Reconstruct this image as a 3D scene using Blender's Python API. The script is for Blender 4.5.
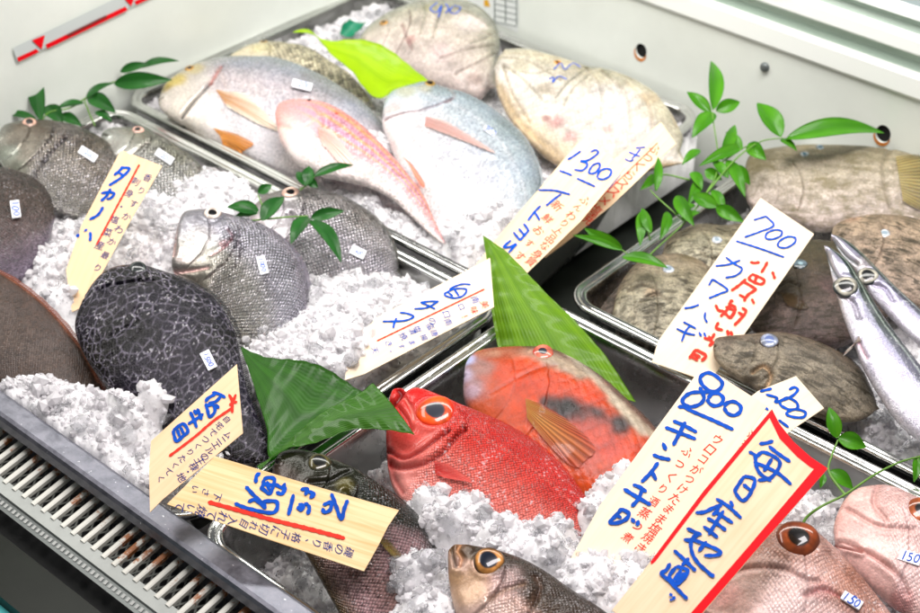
import bpy, math, random
import numpy as np
random.seed(7); RNG = np.random.default_rng(11)
for o in list(bpy.data.objects): bpy.data.objects.remove(o)
SC = bpy.context.scene; COL = SC.collection

# ------------------------------------------------------------------ camera (solved from the trays' vanishing points)
F = 1534.0; CX, CY = 460.0, 306.5                       # photo pixels (920 x 613)
def _n(v): v = np.array(v, float); return v / np.linalg.norm(v)
_a = np.array([-1800 - CX, 880 + CY, -F]); _b = np.array([2050 - CX, 740 + CY, -F])
_X = -_n(_a); _Y = _n(_b - _X * np.dot(_b, _X)); _Z = np.cross(_X, _Y)
R = np.array([_X, _Y, _Z])
CAM = -(R @ np.array([0, 0, -1.0])) * 1.55
def ray(px, py): return R @ np.array([px - CX, -(py - CY), -F])
def hitp(px, py, p0, n):
    v = ray(px, py); t = np.dot(p0 - CAM, n) / np.dot(v, n); return CAM + v * t
ZUP = np.array([0, 0, 1.0])
def P(px, py, h=0.0): return hitp(px, py, np.array([0, 0, h]), ZUP)

cd = bpy.data.cameras.new('camera'); cam = bpy.data.objects.new('camera', cd); COL.objects.link(cam)
from mathutils import Matrix, Vector
M = Matrix([list(R[0]) + [CAM[0]], list(R[1]) + [CAM[1]], list(R[2]) + [CAM[2]], [0, 0, 0, 1]])
cam.matrix_world = M
cd.sensor_width = 36; cd.lens = F / 920 * 36; cd.clip_start = 0.05; cd.clip_end = 50
cd.dof.use_dof = True; cd.dof.focus_distance = 1.29; cd.dof.aperture_fstop = 8.0
SC.camera = cam
SC.render.resolution_x = 1024; SC.render.resolution_y = 682

# ------------------------------------------------------------------ light
w = bpy.data.worlds.new('World'); SC.world = w; w.use_nodes = True
w.node_tree.nodes['Background'].inputs[0].default_value = (0.95, 0.97, 1.0, 1)
w.node_tree.nodes['Background'].inputs[1].default_value = 0.10
def area(name, loc, target, sx, sy, power, col):
    l = bpy.data.lights.new(name, 'AREA'); l.shape = 'RECTANGLE'; l.size = sx; l.size_y = sy; l.energy = power; l.color = col
    o = bpy.data.objects.new(name, l); COL.objects.link(o); o.location = loc
    o.rotation_euler = (Vector(target) - Vector(loc)).to_track_quat('-Z', 'Y').to_euler()
    return o
area('case_tube_light', (-0.1, 0.22, 0.80), (-0.15, 0.30, 0), 1.5, 0.12, 6.8, (1.0, 0.99, 0.93))
area('shop_ceiling_light', (0.35, -0.1, 1.7), (0, 0.05, 0), 1.2, 0.35, 21.5, (1.0, 0.935, 0.945))
area('shop_front_light', (-0.9, -0.5, 1.5), (0, 0.0, 0), 0.9, 0.3, 6, (1.0, 0.96, 0.92))
SC.view_settings.view_transform = 'Standard'; SC.view_settings.look = 'None'
SC.view_settings.exposure = 0.52; SC.view_settings.gamma = 1

# ------------------------------------------------------------------ helpers
def hx(s, k=1.0):
    s = s.lstrip('#'); r = []
    for i in (0, 2, 4):
        c = int(s[i:i + 2], 16) / 255.0
        r.append((c / 12.92 if c <= 0.04045 else ((c + 0.055) / 1.055) ** 2.4) * k)
    return tuple(r)
def rgba(s, k=1.0): return hx(s, k) + (1,)
S = 3.0667
def c(ox, oy, pts, s=S): return [(ox + x / s, oy + y / s) for x, y in pts]

def mk(name, V, faces, mat=None, parent=None, smooth=True, uv=None, col=None, msk=None, base=None):
    """one mesh object; V in world metres (made local to the parent's base)"""
    V = np.asarray(V, dtype=np.float64)
    off = np.array(parent.location) if parent is not None else (np.array(base) if base is not None else np.zeros(3))
    if parent is not None and parent.parent is not None: off = off + np.array(parent.parent.location)
    L = V - off
    me = bpy.data.meshes.new(name)
    if isinstance(faces, np.ndarray):
        k = faces.shape[1]; nf = len(faces)
        me.vertices.add(len(L)); me.vertices.foreach_set('co', L.astype(np.float32).ravel())
        me.loops.add(nf * k); me.loops.foreach_set('vertex_index', faces.astype(np.int32).ravel())
        me.polygons.add(nf); me.polygons.foreach_set('loop_start', np.arange(0, nf * k, k, dtype=np.int32))
        me.update(calc_edges=True)
    else:
        me.from_pydata([tuple(p) for p in L], [], faces)
    me.polygons.foreach_set('use_smooth', np.full(len(me.polygons), smooth))
    if uv is not None or col is not None:
        li = np.zeros(len(me.loops), dtype=np.int32); me.loops.foreach_get('vertex_index', li)
    if uv is not None:
        u = me.uv_layers.new(name='UVMap'); u.data.foreach_set('uv', np.asarray(uv, dtype=np.float32)[li].ravel())
    if col is not None:
        a = me.attributes.new('Col', 'FLOAT_COLOR', 'POINT')
        cc = np.ones((len(L), 4), dtype=np.float32); cc[:, :3] = np.clip(col, 0, 1); a.data.foreach_set('color', cc.ravel())
    if msk is not None:
        a = me.attributes.new('Msk', 'FLOAT', 'POINT'); a.data.foreach_set('value', np.asarray(msk, dtype=np.float32))
    me.validate(); me.update()
    o = bpy.data.objects.new(name, me); COL.objects.link(o)
    if mat: me.materials.append(mat)
    if parent is not None: o.parent = parent
    elif base is not None: o.location = base
    return o
def thing(name, label, cat, loc, group=None):
    o = bpy.data.objects.new(name, None); COL.objects.link(o); o.location = tuple(float(x) for x in loc)
    o.empty_display_size = 0.02
    o['label'] = label; o['category'] = cat
    if group: o['group'] = group
    return o
def tag(o, label, cat, group=None):
    o['label'] = label; o['category'] = cat
    if group: o['group'] = group
    return o
def cr(pts, n=12, closed=False):
    """Catmull-Rom through points"""
    p = np.asarray(pts, float)
    if len(p) < 3 and not closed: 
        t = np.linspace(0, 1, n)[:, None]; return p[0] * (1 - t) + p[-1] * t
    q = np.vstack([p[-1], p, p[0], p[1]]) if closed else np.vstack([2 * p[0] - p[1], p, 2 * p[-1] - p[-2]])
    out = []
    for i in range(1, len(q) - 2):
        t = np.linspace(0, 1, n, endpoint=False)[:, None]
        a, b, c_, d_ = q[i - 1], q[i], q[i + 1], q[i + 2]
        out.append(0.5 * ((2 * b) + (-a + c_) * t + (2 * a - 5 * b + 4 * c_ - d_) * t ** 2 + (-a + 3 * b - 3 * c_ + d_) * t ** 3))
    if not closed: out.append(p[-1:])
    return np.vstack(out)
def resample(p, u):
    d = np.r_[0, np.cumsum(np.linalg.norm(np.diff(p, axis=0), axis=1))]; d /= d[-1]
    return np.stack([np.interp(u, d, p[:, k]) for k in range(p.shape[1])], 1)
def segdist(Q, pl):
    """distance of points Q (n,2) to polyline pl (m,2)"""
    best = np.full(len(Q), 1e9)
    for i in range(len(pl) - 1):
        a, b = pl[i], pl[i + 1]; ab = b - a; L2 = (ab ** 2).sum() + 1e-12
        t = np.clip(((Q - a) @ ab) / L2, 0, 1)
        best = np.minimum(best, np.linalg.norm(Q - (a + t[:, None] * ab), axis=1))
    return best
def gridfaces(nu, nv, wrap=False):
    i = np.arange(nu - 1)[:, None]; j = np.arange(nv if wrap else nv - 1)[None, :]
    a = i * nv + j; b = i * nv + (j + 1) % nv; 
    return np.stack([a, b, b + nv, a + nv], -1).reshape(-1, 4)
class Plane:
    def __init__(s, pc, h, t, lean=(0, 0)):
        s.o = P(pc[0], pc[1], h); s.n = _n(ZUP * (1 - t) + _n(CAM - s.o) * t + np.array([lean[0], lean[1], 0]))
        s.e1 = _n(np.cross(np.array([0, 1.0, 0]), s.n)); s.e2 = np.cross(s.n, s.e1)
    def w(s, p): return hitp(p[0], p[1], s.o, s.n)
    def l(s, pts):
        return np.array([[np.dot(q - s.o, s.e1), np.dot(q - s.o, s.e2)] for q in (s.w(p) for p in pts)])
    def g(s, L, z=0):
        L = np.asarray(L); z = np.broadcast_to(np.asarray(z, float), (len(L),))
        return s.o + L[:, :1] * s.e1 + L[:, 1:2] * s.e2 + z[:, None] * s.n

# ------------------------------------------------------------------ materials
class NT:
    def __init__(s, name):
        s.m = bpy.data.materials.new(name); s.m.use_nodes = True; s.t = s.m.node_tree
        s.b = s.t.nodes['Principled BSDF']; s.out = s.t.nodes['Material Output']
    def n(s, typ, ins=None, **kw):
        x = s.t.nodes.new(typ)
        for k, v in kw.items(): setattr(x, k, v)
        for k, v in (ins or {}).items():
            if isinstance(v, bpy.types.NodeSocket): s.t.links.new(v, x.inputs[k])
            else: x.inputs[k].default_value = v
        return x
    def math(s, op, a, b=0.0, cl=False):
        x = s.n('ShaderNodeMath', {0: a, 1: b}, operation=op); x.use_clamp = cl; return x.outputs[0]
    def mix(s, f, a, b, mode='MIX'):
        x = s.n('ShaderNodeMix', data_type='RGBA', blend_type=mode)
        for i, v in ((0, f), (6, a), (7, b)):
            if isinstance(v, bpy.types.NodeSocket): s.t.links.new(v, x.inputs[i])
            else: x.inputs[i].default_value = v
        return x.outputs[2]
    def ramp(s, f, stops):
        x = s.n('ShaderNodeMapRange', {0: f, 1: stops[0], 2: stops[1], 3: stops[2], 4: stops[3]}); return x.outputs[0]
    def set(s, **kw):
        for k, v in kw.items():
            k = k.replace('_', ' ')
            if isinstance(v, bpy.types.NodeSocket): s.t.links.new(v, s.b.inputs[k])
            else: s.b.inputs[k].default_value = v
        return s
    def bump(s, h, strength, dist, prev=None):
        ins = {'Height': h, 'Strength': strength, 'Distance': dist}
        if prev is not None: ins['Normal'] = prev
        return s.n('ShaderNodeBump', ins).outputs[0]
def objco(t): return t.n('ShaderNodeTexCoord').outputs['Object']

def simple(name, col, rough=0.5, metal=0.0, noise=0.0, nscale=30, bump=0.0, **kw):
    t = NT(name); base = rgba(col) if isinstance(col, str) else col
    t.set(Roughness=rough, Metallic=metal)
    if noise or bump:
        nz = t.n('ShaderNodeTexNoise', {'Vector': objco(t), 'Scale': nscale, 'Detail': 6.0, 'Roughness': 0.6}).outputs[0]
        f = t.ramp(nz, (0.3, 0.7, 1 - noise, 1 + noise))
        t.set(Base_Color=t.mix(1.0, base, t.n('ShaderNodeCombineColor', {0: f, 1: f, 2: f}).outputs[0], 'MULTIPLY'))
        if bump: t.set(Normal=t.bump(nz, bump, 0.002))
    else: t.set(Base_Color=base)
    t.set(**kw); return t.m

def steel(name, base=0.55, rough=0.22, scr=120):
    t = NT(name); oc = objco(t)
    mp = t.n('ShaderNodeMapping', {'Vector': oc, 'Scale': (8, 8, 60)}).outputs[0]
    n1 = t.n('ShaderNodeTexNoise', {'Vector': mp, 'Scale': 6.0, 'Detail': 5.0}).outputs[0]
    n2 = t.n('ShaderNodeTexNoise', {'Vector': oc, 'Scale': float(scr), 'Detail': 3.0}).outputs[0]
    n3 = t.n('ShaderNodeTexNoise', {'Vector': oc, 'Scale': 9.0, 'Detail': 6.0, 'Roughness': 0.7}).outputs[0]
    r = t.math('ADD', t.ramp(n3, (0.3, 0.7, rough - 0.07, rough + 0.12)), t.ramp(n2, (0.55, 0.8, 0, 0.15)))
    v = t.ramp(n3, (0.3, 0.75, base * 0.8, base * 1.15))
    t.set(Base_Color=t.n('ShaderNodeCombineColor', {0: v, 1: v, 2: t.math('MULTIPLY', v, 0.97)}).outputs[0], Metallic=1.0, Roughness=r,
          Normal=t.bump(n1, 0.08, 0.002))
    return t.m
M_STEEL = steel('tray_steel', 0.30, 0.26)
M_RIM = steel('tray_rim_steel', 0.72, 0.16)

def m_rail():
    t = NT('galvanised_rail'); oc = objco(t)
    n1 = t.n('ShaderNodeTexNoise', {'Vector': oc, 'Scale': 70.0, 'Detail': 8.0, 'Roughness': 0.7, 'Distortion': 0.3}).outputs[0]
    n2 = t.n('ShaderNodeTexNoise', {'Vector': oc, 'Scale': 260.0, 'Detail': 2.0}).outputs[0]
    col = t.mix(t.ramp(n1, (0.35, 0.68, 0, 1)), rgba('#6d6e78'), rgba('#92929c'))
    sp = t.ramp(n2, (0.72, 0.76, 0, 1))
    col = t.mix(sp, col, (0.85, 0.85, 0.9, 1))
    t.set(Base_Color=col, Metallic=0.75, Roughness=t.ramp(n1, (0.3, 0.7, 0.28, 0.5)), Normal=t.bump(n1, 0.15, 0.002)); return t.m

def fish_mat(name, size=0.0035, sb=0.5, jit=0.5, edge=0.35, rough=0.3, metal=0.15, coat=0.6, mott=0.15, mscale=45,
             net=None, wavy=None, wrap=0.0, sheen=None, rnd=0.25, fleck=0.0, sss=0.06, wr=0.25, dash=None, spec=0.14, glow=0.15, wet=0.5):
    t = NT(name); uv = t.n('ShaderNodeUVMap', uv_map='UVMap').outputs[0]; oc = objco(t)
    at = t.n('ShaderNodeAttribute', attribute_name='Col').outputs['Color']
    mk_ = t.n('ShaderNodeAttribute', attribute_name='Msk').outputs['Fac']
    mp = t.n('ShaderNodeMapping', {'Vector': uv, 'Rotation': (0, 0, math.radians(45)), 'Scale': (1 / size, 1 / size, 1)}).outputs[0]
    vo = t.n('ShaderNodeTexVoronoi', {'Vector': mp, 'Scale': 1.0, 'Randomness': rnd}, voronoi_dimensions='2D')
    dist = vo.outputs['Distance']; vc = t.n('ShaderNodeSeparateColor', {0: vo.outputs['Color']}).outputs[0]
    nz = t.n('ShaderNodeTexNoise', {'Vector': oc, 'Scale': float(mscale), 'Detail': 7.0, 'Roughness': 0.65}).outputs[0]
    fine = t.n('ShaderNodeTexNoise', {'Vector': oc, 'Scale': 420.0, 'Detail': 3.0}).outputs[0]
    f1 = t.ramp(nz, (0.3, 0.7, 1 - mott, 1 + mott))
    ed = t.math('MULTIPLY', t.ramp(dist, (0.25, 0.62, 0, edge)), mk_)
    jj = t.math('MULTIPLY', t.math('MULTIPLY', t.math('SUBTRACT', vc, 0.5), jit), mk_)
    hi = t.math('MULTIPLY', t.ramp(dist, (0.0, 0.32, glow, 0)), mk_)  # scale centres brightened in the base colour to imitate sparkle
    f = t.math('MULTIPLY', f1, t.math('ADD', t.math('ADD', t.math('SUBTRACT', 1.0, ed), jj), hi))
    f = t.math('MULTIPLY', f, t.ramp(fine, (0.3, 0.7, 0.9, 1.1)))
    col = t.mix(1.0, at, t.n('ShaderNodeCombineColor', {0: f, 1: f, 2: f}).outputs[0], 'MULTIPLY')
    if sheen:  # sheen painted as tint patches mixed into the base colour
        sn = t.n('ShaderNodeTexNoise', {'Vector': oc, 'Scale': 14.0, 'Detail': 2.0}).outputs[0]
        col = t.mix(t.math('MULTIPLY', t.ramp(sn, (0.42, 0.66, 0, sheen[1])), mk_), col, rgba(sheen[0]))
    if net:   # reticulation: (cell m, line colour, strength)
        dn = t.n('ShaderNodeTexNoise', {'Vector': oc, 'Scale': 130.0, 'Detail': 2.0})
        uvd = t.n('ShaderNodeVectorMath', {0: uv, 1: t.n('ShaderNodeVectorMath', {0: dn.outputs['Color'], 'Scale': 0.0022}, operation='SCALE').outputs[0]}, operation='ADD').outputs[0]
        ve = t.n('ShaderNodeTexVoronoi', {'Vector': uvd, 'Scale': 1 / net[0], 'Randomness': 0.85}, voronoi_dimensions='2D', feature='DISTANCE_TO_EDGE').outputs['Distance']
        br = t.ramp(nz, (0.38, 0.62, 0.05, 1.2))
        col = t.mix(t.math('MULTIPLY', t.math('MULTIPLY', t.ramp(ve, (0.01, 0.16, 1, 0)), net[2]), br), col, rgba(net[1]))
    if wavy:  # wandering stripes: (scale, colour, strength)
        wv = t.n('ShaderNodeTexWave', {'Vector': uv, 'Scale': wavy[0], 'Distortion': 9.0, 'Detail': 4.0, 'Detail Scale': 2.2, 'Detail Roughness': 0.65}, bands_direction=wavy[3] if len(wavy) > 3 else 'Y').outputs['Fac']
        col = t.mix(t.math('MULTIPLY', t.ramp(wv, (0.45, 0.8, 0, wavy[2])), f1), col, rgba(wavy[1]))
    if dash:  # broken dark streaks running along the body: (colour, strength, scale)
        dn = t.n('ShaderNodeTexNoise', {'Vector': t.n('ShaderNodeMapping', {'Vector': uv, 'Scale': (55 * dash[2], 210 * dash[2], 1)}).outputs[0], 'Scale': 1.0, 'Detail': 3.0, 'Roughness': 0.6, 'Distortion': 0.8}).outputs[0]
        dm = t.n('ShaderNodeTexNoise', {'Vector': oc, 'Scale': 26.0, 'Detail': 2.0}).outputs[0]
        col = t.mix(t.math('MULTIPLY', t.ramp(dn, (0.50, 0.60, 0, dash[1])), t.ramp(dm, (0.35, 0.6, 0.35, 1))), col, rgba(dash[0]))
        d2 = t.n('ShaderNodeTexNoise', {'Vector': oc, 'Scale': 24.0, 'Detail': 7.0, 'Roughness': 0.75}).outputs[0]
        col = t.mix(t.ramp(d2, (0.50, 0.62, 0, 0.65)), col, rgba(dash[0], 1.6))
    if fleck:  # wet sparkle painted as tiny white flecks in the base colour
        v2 = t.n('ShaderNodeTexVoronoi', {'Vector': uv, 'Scale': 620.0}, voronoi_dimensions='2D')
        rr = t.n('ShaderNodeSeparateColor', {0: v2.outputs['Color']}).outputs[0]
        col = t.mix(t.math('MULTIPLY', t.math('MULTIPLY', t.ramp(rr, (0.86, 0.95, 0, fleck)), t.ramp(nz, (0.45, 0.6, 0, 1))), mk_), col, (0.9, 0.88, 0.92, 1))
    h1 = t.math('MULTIPLY', t.math('MULTIPLY', t.math('SUBTRACT', 1.0, dist), t.math('ADD', 0.6, vc)), mk_)
    nb = t.bump(h1, sb, size * 0.5)
    nb = t.bump(nz, wr, 0.004, nb); nc = nb; nb = t.bump(fine, 0.12, 0.0006, nb)
    t.set(Base_Color=col, Roughness=t.ramp(fine, (0.3, 0.7, max(rough - 0.1, .05), rough + 0.12)), Metallic=metal, Normal=nb)
    t.set(Coat_Weight=min(coat * wet, 1.0), Coat_Roughness=0.04, Coat_Normal=nc, Specular_IOR_Level=spec)
    t.set(Subsurface_Weight=sss, Subsurface_Scale=0.006)
    if wrap:
        wn = t.n('ShaderNodeTexNoise', {'Vector': t.n('ShaderNodeMapping', {'Vector': oc, 'Scale': (1, 2.2, 1)}).outputs[0], 'Scale': 22.0, 'Detail': 4.0, 'Distortion': 2.5}).outputs[0]
        rd = t.math('ABSOLUTE', t.math('SUBTRACT', wn, 0.5))
        t.set(Coat_Weight=1.0, Coat_Roughness=0.04, Coat_Normal=t.bump(rd, wrap, 0.02))
    return t.m

def m_ice(name, tint=(0.96, 0.945, 0.96), trans=0.55):
    t = NT(name); oc = objco(t)
    n1 = t.n('ShaderNodeTexNoise', {'Vector': oc, 'Scale': 160.0, 'Detail': 5.0, 'Roughness': 0.7}).outputs[0]
    n2 = t.n('ShaderNodeTexVoronoi', {'Vector': oc, 'Scale': 260.0}).outputs['Distance']
    t.set(Base_Color=tint + (1,), Roughness=t.ramp(n1, (0.35, 0.65, 0.12, 0.5)), IOR=1.31, Transmission_Weight=trans, Coat_Weight=0.5, Coat_Roughness=0.06,
          Subsurface_Weight=0.7, Subsurface_Scale=0.02, Subsurface_Radius=(1, 1, 1),
          Normal=t.bump(n1, 0.5, 0.0015, t.bump(n2, 0.4, 0.001)))
    if trans > .5: t.set(Subsurface_Weight=0.0, Base_Color=(0.98, 0.98, 1, 1), Coat_Weight=0.0, Roughness=t.ramp(n1, (0.35, 0.65, 0.02, 0.22)), Normal=t.bump(n1, 0.3, 0.001))
    return t.m
def m_chip(name, k=0.45):
    t = NT(name); oc = objco(t); t.t.nodes.remove(t.b)
    n1 = t.n('ShaderNodeTexNoise', {'Vector': oc, 'Scale': 260.0, 'Detail': 4.0, 'Roughness': 0.6}).outputs[0]
    nb = t.bump(n1, 0.35, 0.001); c_ = (0.965, 0.95, 0.965, 1)
    d = t.n('ShaderNodeBsdfDiffuse', {'Color': c_, 'Normal': nb}).outputs[0]; tr = t.n('ShaderNodeBsdfTranslucent', {'Color': c_, 'Normal': nb}).outputs[0]
    g = t.n('ShaderNodeBsdfGlossy', {'Color': (1, 1, 1, 1), 'Roughness': 0.07, 'Normal': nb}, distribution='GGX').outputs[0]
    m1 = t.n('ShaderNodeMixShader', {0: k, 1: d, 2: tr}).outputs[0]
    fr = t.n('ShaderNodeFresnel', {'IOR': 1.33, 'Normal': nb}).outputs[0]
    m2 = t.n('ShaderNodeMixShader', {0: fr, 1: m1, 2: g}).outputs[0]; t.t.links.new(m2, t.out.inputs[0]); return t.m
M_ICEBED = m_ice('crushed_ice_bed', trans=0.0); M_ICE = m_chip('crushed_ice_chips'); M_CLEAR = m_ice('clear_ice_chips', trans=0.9)

def m_card(name, c1, c2, grain=0.5):
    t = NT(name); uv = t.n('ShaderNodeUVMap', uv_map='UVMap').outputs[0]
    mp = t.n('ShaderNodeMapping', {'Vector': uv, 'Scale': (10, 260, 1)}).outputs[0]
    n1 = t.n('ShaderNodeTexNoise', {'Vector': mp, 'Scale': 1.0, 'Detail': 5.0, 'Distortion': 0.4}).outputs[0]
    n2 = t.n('ShaderNodeTexNoise', {'Vector': uv, 'Scale': 18.0, 'Detail': 3.0}).outputs[0]
    col = t.mix(t.math('MULTIPLY', t.ramp(n1, (0.42, 0.7, 0, 1)), grain), rgba(c1), rgba(c2))
    col = t.mix(t.ramp(n2, (0.4, 0.75, 0, 0.25)), col, rgba(c2))
    t.set(Base_Color=col, Roughness=0.42, Normal=t.bump(n1, 0.08, 0.0005), Specular_IOR_Level=0.2); return t.m
M_CARD = m_card('veneer_card', '#f0d6b2', '#e2b98a', 0.5)
M_CARDPALE = m_card('pale_veneer_card', '#f2e0c4', '#e6cba4', 0.35)
M_CARDPEACH = m_card('peach_veneer_card', '#f2d0a6', '#e2b686', 0.45)
M_CARDPINE = m_card('pine_veneer_card', '#f0d2a0', '#d8a765', 0.8)
M_BLUE = simple('blue_marker', '#044db8', 0.4, noise=0.25, nscale=90, Specular_IOR_Level=0.04)
M_NAVY = simple('navy_pen', '#12307c', 0.45, noise=0.3, nscale=200, Specular_IOR_Level=0.04)
M_RED = simple('red_marker', '#ee2f22', 0.4, noise=0.15, nscale=90, Specular_IOR_Level=0.04)
M_ORANGE = simple('orange_red_pen', '#e8382a', 0.45, noise=0.2, nscale=150, Specular_IOR_Level=0.04)
M_CRIMSON = simple('crimson_border', '#e80f1c', 0.35, noise=0.06, nscale=60, Specular_IOR_Level=0.04)

def m_leaf(name, c1, c2, vein=1400.0, rough=0.35, trans=0.3, yellow=None):
    t = NT(name); uv = t.n('ShaderNodeUVMap', uv_map='UVMap').outputs[0]
    sx = t.n('ShaderNodeSeparateXYZ', {0: uv}).outputs
    wv = t.math('SINE', t.math('MULTIPLY', sx[1], vein)); 
    mp = t.n('ShaderNodeMapping', {'Vector': uv, 'Scale': (3, 60, 1)}).outputs[0]
    n1 = t.n('ShaderNodeTexNoise', {'Vector': mp, 'Scale': 1.0, 'Detail': 4.0}).outputs[0]
    n2 = t.n('ShaderNodeTexNoise', {'Vector': objco(t), 'Scale': 35.0, 'Detail': 3.0}).outputs[0]
    col = t.mix(t.ramp(n1, (0.3, 0.7, 0, 1)), rgba(c1), rgba(c2))
    col = t.mix(t.ramp(wv, (0.2, 1, 0, 0.10)), col, rgba(c2, 1.3))
    col = t.mix(t.ramp(n2, (0.4, 0.8, 0, 0.35)), col, rgba(c1, 0.75))
    t.set(Base_Color=col, Roughness=rough, Normal=t.bump(t.math('ADD', t.math('MULTIPLY', wv, 0.6), t.math('MULTIPLY', n1, 0.5)), 0.3, 0.0006), Coat_Weight=0.12, Coat_Roughness=0.12, Specular_IOR_Level=0.12)
    t.set(Transmission_Weight=0.0, Subsurface_Weight=trans, Subsurface_Scale=0.004, Subsurface_Radius=(0.4, 1.0, 0.1))
    return t.m
M_BROAD = m_leaf('bamboo_leaf_green', '#48700c', '#6a921a', trans=0.12)
M_DARKLEAF = m_leaf('dark_broad_leaf', '#1e4410', '#306018', trans=0.08)
M_FOLD = m_leaf('folded_leaf_green', '#2a5414', '#3e6c1e', trans=0.1)
M_LIME = m_leaf('lime_leaf', '#7fa408', '#98bc12', trans=0.3)
M_SPRIG = m_leaf('bright_sprig_leaf', '#2a620c', '#468418', vein=900.0, trans=0.2)
M_SPRIGD = m_leaf('dark_sprig_leaf', '#163f18', '#265c24', vein=900.0, trans=0.1)
M_STEM = simple('green_stem', '#5f8a32', 0.5, noise=0.2, nscale=80)

# ------------------------------------------------------------------ the display case (setting of the photograph)
def box(x0, x1, y0, y1, z0, z1):
    V = np.array([[x, y, z] for x in (x0, x1) for y in (y0, y1) for z in (z0, z1)])
    Fc = [[0, 1, 3, 2], [4, 6, 7, 5], [0, 4, 5, 1], [2, 3, 7, 6], [0, 2, 6, 4], [1, 5, 7, 3]]
    return V, Fc
def join(parts):
    V = []; Fs = []; n = 0
    for v, f in parts:
        V.append(np.asarray(v, float)); Fs += [[i + n for i in q] for q in f]; n += len(v)
    return np.vstack(V), Fs
def extrude_x(prof, x0, x1):
    n = len(prof); V = [[x0, y, z] for y, z in prof] + [[x1, y, z] for y, z in prof]
    return np.array(V), [[i, (i + 1), n + i + 1, n + i] for i in range(n - 1)]

case = thing('display_case', 'white refrigerated display case with steel front rail and slatted air grille', 'display case', (0, 0, -0.12))
M_WHITE = simple('white_enamel', '#e3e8e0', 0.32, noise=0.05, nscale=9, bump=0.04, Coat_Weight=0.2)
M_GREENISH = simple('recess_grey_green', '#a9bcae', 0.3, noise=0.03, nscale=6)  # grey-green tone of the strips set back between the white ledges
M_FLOOR = simple('dark_case_floor', '#2c302c', 0.35, noise=0.3, nscale=25)
fl = mk('case_floor', *box(-0.75, 1.0, -0.60, 0.60, -0.14, -0.10), M_FLOOR, smooth=False); fl['kind'] = 'structure'
# back wall profile (y,z) going up: panel, then stepped ledges
def prof_obj(name, prof, mat, t=0.0):
    V, Fc = extrude_x(prof, -0.595, 1.05); return mk(name, V, Fc, mat, case, smooth=False)
# back panel with two round holes
def back_panel():
    y = 0.53; holes = [(hitp(641, 51, np.array([0, y, 0]), np.array([0, 1.0, 0])), 0.0085), (hitp(883, 134, np.array([0, y, 0]), np.array([0, 1.0, 0])), 0.0095)]
    import bmesh
    bm = bmesh.new(); xs = [-0.595, holes[0][0][0] - 0.03, holes[0][0][0] + 0.03, holes[1][0][0] - 0.03, holes[1][0][0] + 0.03, 1.05]
    def q(pts): bm.faces.new([bm.verts.new(p) for p in pts])
    z0, z1 = -0.10, 0.110
    for a, b in ((0, 1), (2, 3), (4, 5)): q([(xs[a], y, z0), (xs[b], y, z0), (xs[b], y, z1), (xs[a], y, z1)])
    for (h, r), a, b in ((holes[0], 1, 2), (holes[1], 3, 4)):
        zc = h[2]; A, B = zc - 0.03, zc + 0.03
        q([(xs[a], y, z0), (xs[b], y, z0), (xs[b], y, A), (xs[a], y, A)]); q([(xs[a], y, B), (xs[b], y, B), (xs[b], y, z1), (xs[a], y, z1)])
        N = 32; inn = []; out = []
        for k in range(N):
            an = 2 * math.pi * k / N; cx_, cz = math.cos(an), math.sin(an); m = 0.03 / max(abs(cx_), abs(cz))
            inn.append((h[0] + r * cx_, y, zc + r * 1.15 * cz)); out.append((h[0] + m * cx_, y, zc + m * cz))
        for k in range(N):
            j = (k + 1) % N; q([out[k], out[j], inn[j], inn[k]])
            q([inn[k], inn[j], (inn[j][0], y + 0.003, inn[j][2]), (inn[k][0], y + 0.003, inn[k][2])])
    bmesh.ops.remove_doubles(bm, verts=bm.verts, dist=1e-5)
    me = bpy.data.meshes.new('back_panel'); bm.to_mesh(me); bm.free(); me.materials.append(M_WHITE)
    o = bpy.data.objects.new('back_panel', me); COL.objects.link(o); o.parent = case; o.location = (0, 0, 0.12)
    V, Fc = box(-0.59, 1.04, y + 0.0035, y + 0.007, -0.09, 0.105)
    mk('hole_shade_sheet', V, Fc, simple('hole_shade_black', '#040404', 0.9), case, smooth=False)  # added black sheet, its colour stands in for shade inside the holes
    rust = simple('rust_stain', '#c9792a', 0.7, noise=0.3, nscale=200)
    for (h, r) in holes:      # rust stained lower lip of each hole
        pts = []; N = 24
        for k in range(N + 1):
            an = math.pi * (1.0 + 1.0 * k / N) - 0.2
            wd = 0.0034 * math.sin(math.pi * k / N) + 0.0004
            pts.append([(h[0] + (r + 0.0002) * math.cos(an), y - 0.0006, h[2] + (r * 1.15 + 0.0002) * math.sin(an)), (h[0] + (r + wd) * math.cos(an), y - 0.0006, h[2] + (r * 1.15 + wd * 1.2) * math.sin(an))])
        V = np.array([p for q2 in pts for p in q2]); mk('rusty_lip', V, gridfaces(N + 1, 2), rust, case)
    # bolt
    bo = hitp(765, 67, np.array([0, y, 0]), np.array([0, 1.0, 0])); rings = [(0, 0.004), (0.0045, 0.004), (0.0055, 0.0025), (0.006, 0.0)]
    V = np.array([[bo[0] + r * math.cos(a), y - h2, bo[2] + r * math.sin(a)] for r, h2 in rings for a in np.linspace(0, 2 * math.pi, 20, endpoint=False)])
    mk('bolt', V, gridfaces(4, 20, True), simple('bolt_grey', '#6e7474', 0.4, 0.5), case)
back_panel()
prof_obj('lower_ledge', [(0.53, 0.110), (0.526, 0.1105), (0.525, 0.113), (0.526, 0.134), (0.530, 0.1365), (0.538, 0.1370)], simple('ledge_white', '#eef1ec', 0.25))
prof_obj('ledge_recess', [(0.538, 0.1370), (0.542, 0.146), (0.541, 0.1585)], M_GREENISH)
prof_obj('upper_ledge', [(0.541, 0.1585), (0.530, 0.1590), (0.528, 0.1615), (0.529, 0.175), (0.533, 0.1785), (0.540, 0.179)], simple('ledge_white_upper', '#eef2ee', 0.25))
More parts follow.
